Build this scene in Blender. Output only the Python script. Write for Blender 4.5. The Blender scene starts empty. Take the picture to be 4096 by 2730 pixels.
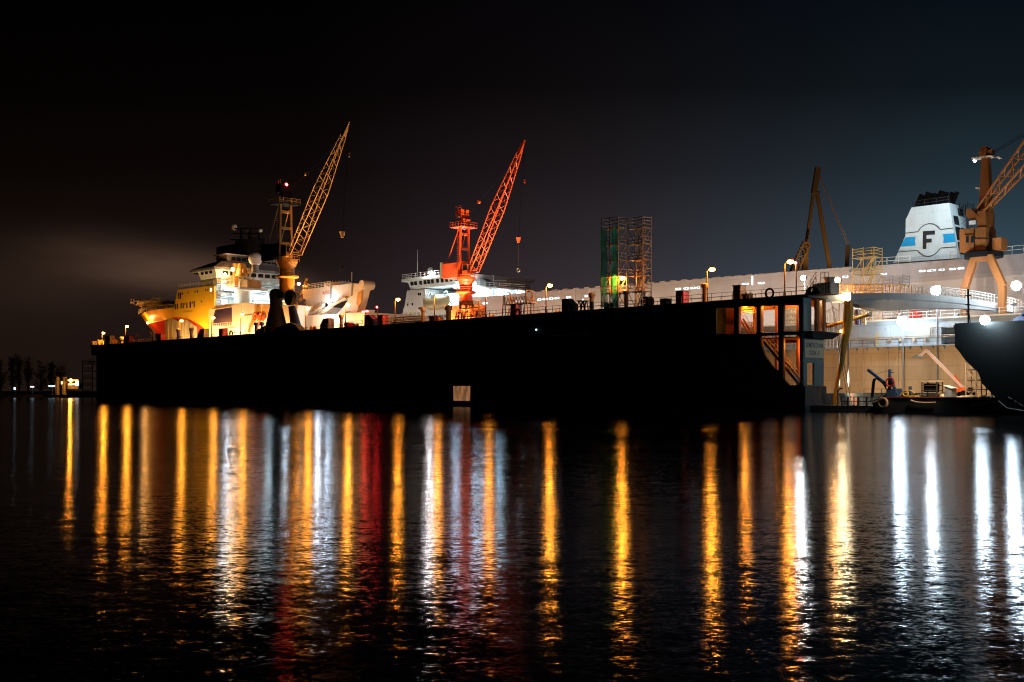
import bpy, math, random
from mathutils import Vector, Matrix
from mathutils.geometry import tessellate_polygon
random.seed(7)
scene = bpy.context.scene
R = math.radians

# ------------------------------------------------------------------ camera
F, HY, CH = 4400.0, 1564.0, 2.76          # focal length in photo pixels, horizon row, camera height
cam = bpy.data.cameras.new('camera'); camo = bpy.data.objects.new('camera', cam)
scene.collection.objects.link(camo); scene.camera = camo
camo.location = (0, 0, CH); camo.rotation_euler = (R(90), 0, 0)
cam.sensor_width = 36; cam.sensor_fit = 'HORIZONTAL'; cam.lens = 36 * F / 4096
cam.shift_y = (HY - 1365) / 4096; cam.clip_start = 0.5; cam.clip_end = 9000

# ------------------------------------------------------------------ night sky
world = bpy.data.worlds.new('World'); scene.world = world; world.use_nodes = True
def build_world():
    nt = world.node_tree; N = nt.nodes; L = nt.links; N.clear()
    out = N.new('ShaderNodeOutputWorld'); bg = N.new('ShaderNodeBackground'); L.new(bg.outputs[0], out.inputs[0])
    tc = N.new('ShaderNodeTexCoord'); sp = N.new('ShaderNodeSeparateXYZ'); L.new(tc.outputs['Generated'], sp.inputs[0])
    def m(op, a, b=None, c=None):
        n = N.new('ShaderNodeMath'); n.operation = op
        for i, v in enumerate((a, b, c)):
            if v is None: continue
            if isinstance(v, (int, float)): n.inputs[i].default_value = v
            else: L.new(v, n.inputs[i])
        return n.outputs[0]
    az = m('DIVIDE', sp.outputs[0], m('MAXIMUM', m('ABSOLUTE', sp.outputs[1]), 0.05))
    el = m('DIVIDE', sp.outputs[2], m('MAXIMUM', m('ABSOLUTE', sp.outputs[1]), 0.05))
    rv = N.new('ShaderNodeMapRange'); rv.inputs[1].default_value = -0.45; rv.inputs[2].default_value = 0.42; L.new(az, rv.inputs[0])
    cr = N.new('ShaderNodeValToRGB'); L.new(rv.outputs[0], cr.inputs[0])
    e = cr.color_ramp.elements
    e[0].position = 0; e[0].color = (.0085, .0046, .0032, 1)
    e[1].position = 1; e[1].color = (.040, .072, .096, 1)
    for p, c in ((.3, (.0100, .0056, .0050, 1)), (.5, (.026, .0175, .0200, 1)), (.62, (.032, .026, .030, 1)), (.8, (.036, .046, .060, 1))):
        x = e.new(p); x.color = c
    fall = N.new('ShaderNodeValToRGB'); L.new(m('MULTIPLY', el, 2.6), fall.inputs[0])
    g = fall.color_ramp.elements; g[0].position = 0; g[0].color = (1, 1, 1, 1); g[1].position = 1; g[1].color = (.030, .036, .052, 1)
    for p, c in ((.18, .93), (.34, .58), (.52, .27), (.72, .09)):
        x = g.new(p); x.color = (c * .96, c * .98, c, 1)
    mul = N.new('ShaderNodeMixRGB'); mul.blend_type = 'MULTIPLY'; mul.inputs[0].default_value = 1
    L.new(cr.outputs[0], mul.inputs[1]); L.new(fall.outputs[0], mul.inputs[2])
    # low smoke drifting from the yard, lit by the town: a soft bank in the sky
    nz = N.new('ShaderNodeTexNoise'); nz.inputs['Scale'].default_value = 3.2; nz.inputs['Detail'].default_value = 4
    mp = N.new('ShaderNodeMapping'); mp.inputs['Scale'].default_value = (1.2, 1, 5.0); mp.inputs['Rotation'].default_value = (0, R(-14), 0)
    L.new(tc.outputs['Generated'], mp.inputs[0]); L.new(mp.outputs[0], nz.inputs[0])
    def gauss(ca, wa, ce, we, sl):
        da = m('DIVIDE', m('SUBTRACT', az, ca), wa)
        de = m('DIVIDE', m('SUBTRACT', m('SUBTRACT', el, ce), m('MULTIPLY', m('SUBTRACT', az, ca), sl)), we)
        return m('EXPONENT', m('MULTIPLY', m('ADD', m('MULTIPLY', da, da), m('MULTIPLY', de, de)), -1.0))
    g1 = gauss(-.315, .088, .112, .019, -.13); g2 = gauss(-.205, .045, .093, .012, -.25); g3 = gauss(-.42, .10, .100, .03, .0)
    s = m('ADD', m('ADD', m('MULTIPLY', g1, .85), m('MULTIPLY', g2, .8)), m('MULTIPLY', g3, .10))
    s = m('MULTIPLY', s, m('ADD', m('MULTIPLY', nz.outputs[0], 2.0), -.05))
    cc = N.new('ShaderNodeMixRGB'); cc.blend_type = 'MULTIPLY'; cc.inputs[0].default_value = 1; cc.inputs[1].default_value = (.072, .040, .026, 1)
    cmb = N.new('ShaderNodeCombineXYZ'); [L.new(s, cmb.inputs[i]) for i in range(3)]
    L.new(cmb.outputs[0], cc.inputs[2])
    add = N.new('ShaderNodeMixRGB'); add.blend_type = 'ADD'; add.inputs[0].default_value = 1
    L.new(mul.outputs[0], add.inputs[1]); L.new(cc.outputs[0], add.inputs[2])
    L.new(add.outputs[0], bg.inputs[0]); bg.inputs[1].default_value = 0.64
build_world()
scene.view_settings.view_transform = 'Standard'; scene.view_settings.look = 'None'
scene.view_settings.exposure = 1.2; scene.view_settings.gamma = 1
cy = scene.cycles
cy.use_denoising = True; cy.filter_width = 1.15; cy.max_bounces = 5; cy.diffuse_bounces = 2; cy.glossy_bounces = 3
cy.transmission_bounces = 2; cy.transparent_max_bounces = 6; cy.caustics_reflective = False; cy.caustics_refractive = False
cy.sample_clamp_direct = 0; cy.sample_clamp_indirect = 6
try: cy.use_light_tree = True
except Exception: pass

# ------------------------------------------------------------------ frames of reference
# dock frame: a runs along the dock towards the right (0 at its near corner), u away from the camera, z up
P1 = Vector(((3211 - 2048) / F * 148, 148, 0)); _n = math.hypot(4235, F)
AX = Vector((4235 / _n, -F / _n, 0)); UX = Vector((F / _n, 4235 / _n, 0)); ROT = math.atan2(AX.y, AX.x)
def Wd(p): return P1 + AX * p[0] + UX * p[1] + Vector((0, 0, p[2]))
def I(px, py, u):                          # photo pixel -> point of the dock-parallel plane at depth u
    t = (px - 2048) / F
    a = (t * (P1.y + UX.y * u) - P1.x - UX.x * u) / (AX.x - t * AX.y)
    Y = P1.y + AX.y * a + UX.y * u
    return (a, u, CH + (HY - py) / F * Y)
def E(px, py, a):                          # photo pixel -> point of the cross plane at station a
    t = (px - 2048) / F
    u = (t * (P1.y + AX.y * a) - P1.x - AX.x * a) / (UX.x - t * UX.y)
    Y = P1.y + AX.y * a + UX.y * u
    return (a, u, CH + (HY - py) / F * Y)
def PW(px, py, Y): return ((px - 2048) / F * Y, Y, CH + (HY - py) / F * Y)
DK = 15.67                                 # deck height of the near dock wall

# ------------------------------------------------------------------ materials
def mat(name, col, rough=.55, metal=0., var=.18, scale=.35, rust=0., rustcol=(.12, .035, .012), bump=.0, stretch=(1, 1, .25), emit=None, es=0, coat=0, plates=None):
    m = bpy.data.materials.new(name); m.use_nodes = True; nt = m.node_tree; N = nt.nodes; L = nt.links
    b = N['Principled BSDF']; b.inputs['Roughness'].default_value = rough; b.inputs['Metallic'].default_value = metal
    tc = N.new('ShaderNodeTexCoord'); mp = N.new('ShaderNodeMapping'); mp.inputs['Scale'].default_value = stretch
    L.new(tc.outputs['Object'], mp.inputs[0])
    nz = N.new('ShaderNodeTexNoise'); nz.inputs['Scale'].default_value = scale; nz.inputs['Detail'].default_value = 6; nz.inputs['Roughness'].default_value = .62
    L.new(mp.outputs[0], nz.inputs[0])
    cr = N.new('ShaderNodeValToRGB'); L.new(nz.outputs[0], cr.inputs[0])
    lo = tuple(c * (1 - var * 1.6) for c in col) + (1,); hi = tuple(min(1, c * (1 + var)) for c in col) + (1,)
    cr.color_ramp.elements[0].position = .3; cr.color_ramp.elements[0].color = lo
    cr.color_ramp.elements[1].position = .7; cr.color_ramp.elements[1].color = hi
    o = cr.outputs[0]
    if rust:
        n2 = N.new('ShaderNodeTexNoise'); n2.inputs['Scale'].default_value = scale * 2.3; n2.inputs['Detail'].default_value = 8; n2.inputs['Roughness'].default_value = .7
        m2 = N.new('ShaderNodeMapping'); m2.inputs['Scale'].default_value = (1, 1, .5); m2.inputs['Location'].default_value = (7, 3, 5)
        L.new(tc.outputs['Object'], m2.inputs[0]); L.new(m2.outputs[0], n2.inputs[0])
        r2 = N.new('ShaderNodeValToRGB'); L.new(n2.outputs[0], r2.inputs[0])
        r2.color_ramp.elements[0].position = .66 - rust * .3; r2.color_ramp.elements[0].color = (0, 0, 0, 1)
        r2.color_ramp.elements[1].position = .78 - rust * .25; r2.color_ramp.elements[1].color = (.9, .9, .9, 1)
        mx = N.new('ShaderNodeMixRGB'); L.new(r2.outputs[0], mx.inputs[0]); L.new(o, mx.inputs[1]); mx.inputs[2].default_value = rustcol + (1,)
        o = mx.outputs[0]
    if plates:
        bk = N.new('ShaderNodeTexBrick'); bk.inputs['Scale'].default_value = 1; bk.inputs['Brick Width'].default_value = plates[0]; bk.inputs['Row Height'].default_value = plates[1]; bk.inputs['Mortar Size'].default_value = .045
        bk.inputs['Color1'].default_value = (1, 1, 1, 1); bk.inputs['Color2'].default_value = (1 - plates[2] * .5,) * 3 + (1,); bk.inputs['Mortar'].default_value = (1 - plates[2] * 1.6,) * 3 + (1,)
        sx = N.new('ShaderNodeSeparateXYZ'); cx = N.new('ShaderNodeCombineXYZ'); L.new(tc.outputs['Object'], sx.inputs[0]); L.new(sx.outputs[0], cx.inputs[0]); L.new(sx.outputs[2], cx.inputs[1]); L.new(cx.outputs[0], bk.inputs['Vector'])
        mm = N.new('ShaderNodeMixRGB'); mm.blend_type = 'MULTIPLY'; mm.inputs[0].default_value = 1; L.new(o, mm.inputs[1]); L.new(bk.outputs['Color'], mm.inputs[2]); o = mm.outputs[0]
    L.new(o, b.inputs['Base Color'])
    if bump:
        bp = N.new('ShaderNodeBump'); bp.inputs['Strength'].default_value = bump; bp.inputs['Distance'].default_value = .05
        L.new(nz.outputs[0], bp.inputs['Height']); L.new(bp.outputs[0], b.inputs['Normal'])
    if emit:
        ec = N.new('ShaderNodeValToRGB'); L.new(nz.outputs[0], ec.inputs[0]); ec.color_ramp.elements[0].position = .38; ec.color_ramp.elements[1].position = .62; ec.color_ramp.elements[0].color = tuple(c * .35 for c in emit) + (1,); ec.color_ramp.elements[1].color = emit + (1,); L.new(ec.outputs[0], b.inputs['Emission Color']); b.inputs['Emission Strength'].default_value = es
    return m
SOD = (1.0, .30, .018); SODW = (1.0, .43, .10); COOL = (.72, .90, 1.0); WARMW = (1.0, .80, .60); REDL = (1, .02, .02)
M = dict(
    dockblack=mat('dock_dark_paint', (.014, .018, .022), .75, rust=.2, rustcol=(.03, .014, .01)),
    dockletter=mat('dock_letter_paint', (.040, .046, .050), .75, var=.3),
    dockteal=mat('dock_grey_green', (.09, .15, .17), .6, rust=.3),
    pontoon=mat('pontoon_dark', (.020, .030, .036), .5, rust=.35),
    rail=mat('rail_steel', (.05, .04, .035), .6, rust=.3),
    railw=mat('rail_white', (.62, .60, .56), .5),
    yellowrail=mat('rail_yellow', (.62, .36, .06), .5, rust=.2),
    yhull=mat('hull_yellow', (.84, .50, .025), .38, var=.06, scale=.2, plates=(7, 2.7, .10)),
    whull=mat('hull_white', (.74, .66, .54), .42, var=.09, scale=.25, rust=.08, rustcol=(.42, .25, .13), plates=(6, 2.4, .12)),
    whouse=mat('house_white', (.72, .73, .69), .45, var=.06),
    rhull=mat('hull_red', (.66, .035, .015), .45, var=.12),
    greyroof=mat('bridge_roof', (.16, .15, .15), .6),
    glass=mat('dark_glass', (.015, .02, .025), .08, var=.05),
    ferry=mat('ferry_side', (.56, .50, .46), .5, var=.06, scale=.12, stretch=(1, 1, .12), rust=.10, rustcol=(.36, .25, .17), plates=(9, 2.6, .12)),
    ferrydk=mat('ferry_grey', (.17, .18, .19), .5),
    funnelw=mat('funnel_white', (.60, .68, .70), .4, var=.07, rust=.06, rustcol=(.40, .38, .36), plates=(3.4, 2.1, .09)),
    blue=mat('emblem_blue', (.01, .30, .62), .4, var=.05),
    ink=mat('emblem_ink', (.02, .022, .028), .5),
    crnY=mat('crane_ochre', (.52, .27, .05), .5, rust=.25),
    crnR=mat('crane_red', (.75, .085, .012), .45, rust=.10, var=.22),
    crnO=mat('crane_orange', (.27, .09, .018), .5, rust=.15),
    crnFar=mat('crane_olive', (.20, .12, .035), .6),
    black=mat('black_steel', (.006, .006, .007), .85),
    grey=mat('grey_steel', (.22, .23, .25), .5, rust=.2),
    purple=mat('cabinet_grey', (.17, .14, .20), .5, rust=.15),
    redbox=mat('cabinet_red', (.42, .03, .012), .5, rust=.12),
    wingblue=mat('wing_blue_grey', (.34, .40, .47), .6, var=.16, scale=.22, rust=.30, rustcol=(.30, .16, .09), stretch=(1, 1, .6), plates=(6, 2.0, .2)),
    wingbeige=mat('wing_beige', (.44, .33, .21), .75, var=.22, scale=.22, stretch=(1, 1, .18), rust=.24, rustcol=(.27, .17, .10), plates=(5.5, 2.3, .18)),
    planks=mat('scaffold_boards', (.42, .28, .12), .7, var=.25),
    tube=mat('scaffold_tube', (.40, .29, .20), .5),
    net=None,
    tarp=mat('tarp_amber', (.55, .30, .05), .42, var=.35, scale=1.2, bump=.4, stretch=(1.4, 1.4, .2)),
    tarpg=mat('tarp_grey', (.30, .24, .16), .4, var=.3, scale=.8, bump=.6),
    barge=mat('barge_hull', (.028, .030, .034), .55, rust=.3),
    darkhull=mat('stern_hull', (.0035, .0065, .007), .6, rust=.25, rustcol=(.03, .022, .018)),
    rope=mat('fender_rope', (.48, .30, .18), .8),
    pink=mat('lift_paint', (.62, .42, .36), .45),
    signc=mat('sign_cream', (.42, .37, .24), .6, var=.1, rust=.12),
    signb=mat('sign_blue', (.025, .06, .14), .6),
    signr=mat('sign_red', (.40, .06, .03), .6),
    sand=mat('wet_tarps', (.55, .42, .27), .5, var=.3, scale=.9, bump=.6),
    orange=mat('lifting_orange', (.60, .10, .02), .5),
    shore=mat('shore_earth', (.012, .012, .012), .9),
    twig=mat('tree_bark', (.020, .016, .012), .9),
    leaf=mat('tree_leaf', (.018, .020, .012), .9, var=.4),
    seamw=mat('seam_light', (.6, .55, .5), .6),
    violet=mat('mural_blue', (.035, .022, .085), .35, var=.4, scale=.2, stretch=(1, 1, 2.2)),
    insul=mat('silo_paint', (.07, .07, .065), .7),
)
for k_ in ('black', 'dockblack'): M[k_].node_tree.nodes['Principled BSDF'].inputs['Specular IOR Level'].default_value = .12
def emis(name, col, s):
    m = bpy.data.materials.new(name); m.use_nodes = True; b = m.node_tree.nodes['Principled BSDF']
    b.inputs['Base Color'].default_value = (.8, .8, .8, 1); b.inputs['Emission Color'].default_value = col + (1,); b.inputs['Emission Strength'].default_value = s
    return m
M['sod'] = emis('lamp_sodium', (1, .36, .05), 26); M['cool'] = emis('lamp_cool', (.70, .90, 1), 30); M['warm'] = emis('lamp_warm', (1, .72, .38), 22)
M['redl'] = emis('lamp_red', (1, .02, .02), 30); M['winl'] = emis('window_light', (.62, .86, .95), 1.3); M['winw'] = emis('window_warm', (.95, .75, .4), .9)
M['screen'] = emis('kiosk_light', (.12, .62, .95), 1.2)
def netmat():
    m = bpy.data.materials.new('scaffold_net'); m.use_nodes = True; nt = m.node_tree; N = nt.nodes; L = nt.links
    b = N['Principled BSDF']; b.inputs['Base Color'].default_value = (.02, .30, .20, 1); b.inputs['Roughness'].default_value = .8
    tr = N.new('ShaderNodeBsdfTransparent'); tl = N.new('ShaderNodeBsdfTranslucent'); tl.inputs[0].default_value = (.02, .32, .22, 1)
    mx0 = N.new('ShaderNodeMixShader'); mx0.inputs[0].default_value = .5; L.new(b.outputs[0], mx0.inputs[1]); L.new(tl.outputs[0], mx0.inputs[2])
    nz = N.new('ShaderNodeTexNoise'); nz.inputs['Scale'].default_value = .7; tc = N.new('ShaderNodeTexCoord'); L.new(tc.outputs['Object'], nz.inputs[0])
    mr = N.new('ShaderNodeMapRange'); mr.inputs[1].default_value = .3; mr.inputs[2].default_value = .7; mr.inputs[3].default_value = .62; mr.inputs[4].default_value = .92; L.new(nz.outputs[0], mr.inputs[0])
    mx = N.new('ShaderNodeMixShader'); L.new(mr.outputs[0], mx.inputs[0]); L.new(tr.outputs[0], mx.inputs[1]); L.new(mx0.outputs[0], mx.inputs[2])
    L.new(mx.outputs[0], N['Material Output'].inputs[0]); return m
M['net'] = netmat()

# ------------------------------------------------------------------ mesh collector
def V(*a): return Vector(a)
class MB:
    def __init__(s): s.v = []; s.f = []; s.sm = []
    def add(s, vs, fs, smooth=False):
        k = len(s.v); s.v += [tuple(v) for v in vs]; s.f += [tuple(i + k for i in f) for f in fs]; s.sm += [smooth] * len(fs); return s
    def box(s, a0, a1, u0, u1, z0, z1):
        vs = [(a, u, z) for a in (a0, a1) for u in (u0, u1) for z in (z0, z1)]
        return s.add(vs, [(0, 1, 3, 2), (4, 6, 7, 5), (0, 4, 5, 1), (2, 3, 7, 6), (0, 2, 6, 4), (1, 5, 7, 3)])
    def bar(s, p, q, w=.1, h=None):
        p, q = Vector(p), Vector(q); d = q - p
        if d.length < 1e-5: return s
        d.normalize(); up = Vector((0, 0, 1)) if abs(d.z) < .95 else Vector((1, 0, 0))
        x = d.cross(up).normalized() * (w / 2); y = x.cross(d).normalized() * ((h or w) / 2)
        vs = [p + x + y, p - x + y, p - x - y, p + x - y, q + x + y, q - x + y, q - x - y, q + x - y]
        return s.add(vs, [(0, 1, 2, 3), (4, 7, 6, 5), (0, 4, 5, 1), (1, 5, 6, 2), (2, 6, 7, 3), (3, 7, 4, 0)])
    def cyl(s, p, q, r, r2=None, n=12, caps=True):
        p, q = Vector(p), Vector(q); d = (q - p).normalized(); up = Vector((0, 0, 1)) if abs(d.z) < .95 else Vector((1, 0, 0))
        x = d.cross(up).normalized(); y = x.cross(d); r2 = r if r2 is None else r2
        vs = []
        for c, rr in ((p, r), (q, r2)):
            for i in range(n):
                t = 2 * math.pi * i / n; vs.append(c + x * (math.cos(t) * rr) + y * (math.sin(t) * rr))
        s.add(vs, [(i, (i + 1) % n, n + (i + 1) % n, n + i) for i in range(n)], True)
        if caps: s.add(vs, [tuple(range(n))[::-1], tuple(range(n, 2 * n))])
        return s
    def tube(s, pts, r, n=8):
        pts = [Vector(p) for p in pts]
        for i in range(len(pts) - 1):
            s.cyl(pts[i], pts[i + 1], r, n=n, caps=True)
        return s
    def ball(s, c, r, n=12, m=8, sx=1, sy=1, sz=1, half=False):
        vs = []; fs = []; c = Vector(c)
        for j in range(m + 1):
            ph = math.pi * (j / m) * (.5 if half else 1)
            for i in range(n):
                t = 2 * math.pi * i / n; vs.append(c + Vector((math.sin(ph) * math.cos(t) * r * sx, math.sin(ph) * math.sin(t) * r * sy, math.cos(ph) * r * sz)))
        for j in range(m):
            for i in range(n): fs.append((j * n + i, (j + 1) * n + i, (j + 1) * n + (i + 1) % n, j * n + (i + 1) % n))
        s.add(vs, fs, True)
        if half: s.add(vs[-n:], [tuple(range(n))])
        return s
    def ring(s, c, R_, r, axis='u', n=20, m=8):
        vs = []; fs = []; c = Vector(c)
        for i in range(n):
            t = 2 * math.pi * i / n
            for j in range(m):
                p = 2 * math.pi * j / m; rr = R_ + r * math.cos(p); h = r * math.sin(p)
                o = {'u': (rr * math.cos(t), h, rr * math.sin(t)), 'a': (h, rr * math.cos(t), rr * math.sin(t)), 'z': (rr * math.cos(t), rr * math.sin(t), h)}[axis]
                vs.append(c + Vector(o))
        for i in range(n):
            for j in range(m): fs.append((i * m + j, ((i + 1) % n) * m + j, ((i + 1) % n) * m + (j + 1) % m, i * m + (j + 1) % m))
        return s.add(vs, fs, True)
    def plate(s, poly, w0, w1, plane='az', holes=()):
        # 2-D outline (with holes) given thickness between w0 and w1 along the third axis
        loops = [list(poly)] + [list(h) for h in holes]
        tri = tessellate_polygon([[Vector((p[0], p[1], 0)) for p in l] for l in loops])
        flat = [p for l in loops for p in l]
        def mk(p, w):
            return {'az': (p[0], w, p[1]), 'uz': (w, p[0], p[1]), 'au': (p[0], p[1], w)}[plane]
        n = len(flat); vs = [mk(p, w0) for p in flat] + [mk(p, w1) for p in flat]
        fs = [tuple(t) for t in tri] + [tuple(i + n for i in t)[::-1] for t in tri]
        k = 0
        for l in loops:
            q = len(l)
            for i in range(q): fs.append((k + i, k + (i + 1) % q, n + k + (i + 1) % q, n + k + i))
            k += q
        return s.add(vs, fs)
    def loft(s, rings, closed=True, cap=True, smooth=False):
        n = len(rings[0]); vs = [p for r in rings for p in r]; fs = []
        for j in range(len(rings) - 1):
            for i in range(n if closed else n - 1):
                fs.append((j * n + i, j * n + (i + 1) % n, (j + 1) * n + (i + 1) % n, (j + 1) * n + i))
        s.add(vs, fs, smooth)
        if cap: s.add(rings[0], [tuple(range(n))]); s.add(rings[-1], [tuple(range(n))[::-1]])
        return s
    def rail(s, p, q, h=1.1, step=1.6, w=.05, bars=2):
        p, q = Vector(p), Vector(q); L_ = (q - p).length; n = max(1, int(L_ / step))
        for i in range(n + 1):
            c = p.lerp(q, i / n); s.bar(c, c + V(0, 0, h), w)
        for k in range(bars):
            z = h * (k + 1) / bars; s.bar(p + V(0, 0, z), q + V(0, 0, z), w)
        return s
    def lattice(s, p, q, w0, w1, h0, h1, n, side, r=.09, dr=.05, mid=None):
        # four chords and their lacing from p to q; side = lateral unit vector
        p, q = Vector(p), Vector(q); d = (q - p).normalized(); side = Vector(side).normalized(); up = side.cross(d).normalized()
        def sec(t):
            w = w0 + (w1 - w0) * t; h = h0 + (h1 - h0) * t
            if mid:
                tm, wm, hm = mid
                if t < tm: w = w0 + (wm - w0) * t / tm; h = h0 + (hm - h0) * t / tm
                else: w = wm + (w1 - wm) * (t - tm) / (1 - tm); h = hm + (h1 - hm) * (t - tm) / (1 - tm)
            c = p.lerp(q, t)
            return [c + side * (sx * w / 2) + up * (sy * h / 2) for sx, sy in ((-1, -1), (1, -1), (1, 1), (-1, 1))]
        S = [sec(i / n) for i in range(n + 1)]
        for i in range(n):
            for k in range(4):
                s.bar(S[i][k], S[i + 1][k], r)
                a, b = (S[i][k], S[i + 1][(k + 1) % 4]) if i % 2 else (S[i][(k + 1) % 4], S[i + 1][k])
                s.bar(a, b, dr)
        for k in range(4): s.bar(S[0][k], S[0][(k + 1) % 4], r)
        return s
def mesh(mb, name, o, m):
    me = bpy.data.meshes.new(name); o = Vector(o)
    me.from_pydata([tuple(Vector(v) - o) for v in mb.v], [], mb.f)
    me.polygons.foreach_set('use_smooth', mb.sm); me.materials.append(m); me.update(); return me
def link(o): scene.collection.objects.link(o); return o
def tag(o, label=None, cat=None, group=None, kind=None):
    if label: o['label'] = label
    if cat: o['category'] = cat
    if group: o['group'] = group
    if kind: o['kind'] = kind
    return o
class T:
    def __init__(s, name, label, cat, o, group=None, dock=True):
        s.o = Vector(o); s.e = link(bpy.data.objects.new(name, None)); s.e.empty_display_size = .5
        s.e.location = Wd(o) if dock else o; s.e.rotation_euler = (0, 0, ROT if dock else 0)
        tag(s.e, label, cat, group)
    def part(s, name, mb, m, parent=None, label=None):
        ob = link(bpy.data.objects.new(name, mesh(mb, name, s.o, m))); ob.parent = parent or s.e
        if label: ob['label'] = label
        return ob
    def parts(s, name, mbs, m, parent=None):
        return [s.part(name, b, m, parent) for b in mbs]
    def light(s, pos, power, col, radius=.2, kind='POINT', target=None, angle=110):
        l = bpy.data.lights.new('lamp_light', kind); l.energy = power; l.color = col
        if kind in ('POINT', 'SPOT'): l.shadow_soft_size = radius
        ob = link(bpy.data.objects.new('lamp_light', l)); ob.parent = s.e; ob.location = Vector(pos) - s.o
        if kind == 'SPOT':
            l.spot_size = R(angle); l.spot_blend = .6
            ob.rotation_euler = (Vector(target) - Vector(pos)).to_track_quat('-Z', 'Y').to_euler()
        return ob
def solo(name, mb, m, label, cat, o, group=None, dock=True, kind=None):
    ob = link(bpy.data.objects.new(name, mesh(mb, name, o, m)))
    ob.location = Wd(o) if dock else o; ob.rotation_euler = (0, 0, ROT if dock else 0)
    return tag(ob, label, cat, group, kind)
def copy_tree(o, loc, label):
    c = o.copy(); link(c); c.location = loc; c['label'] = label
    for ch in o.children:
        d = ch.copy(); link(d); d.parent = c
        for g in ch.children:
            e = g.copy(); link(e); e.parent = d
    return c
def text_mb(txt, p, h, wid, plane='az', depth=.04, shear=0, off=0):
    # lettering as a mesh: p = lower left corner, h = height, wid = total width; stands on plane az (u fixed) or uz (a fixed)
    cu = bpy.data.curves.new('lettering', 'FONT'); cu.body = txt; cu.size = 1; cu.shear = shear; cu.offset = off; cu.resolution_u = 3
    ob = bpy.data.objects.new('lettering', cu); link(ob); bpy.context.view_layer.update()
    me = ob.to_mesh(); vs = [tuple(v.co) for v in me.vertices]; fs = [tuple(x.vertices) for x in me.polygons]; ob.to_mesh_clear()
    bpy.data.objects.remove(ob); bpy.data.curves.remove(cu)
    mb = MB()
    if not vs: return mb
    x0 = min(v[0] for v in vs); x1 = max(v[0] for v in vs); y0 = min(v[1] for v in vs); y1 = max(v[1] for v in vs)
    out = []
    for v in vs:
        x = (v[0] - x0) / (x1 - x0) * wid; z = (v[1] - y0) / (y1 - y0) * h
        out.append((p[0] + x, p[1], p[2] + z) if plane == 'az' else (p[0], p[1] + x, p[2] + z))
    mb.add(out, fs); return mb

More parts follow.
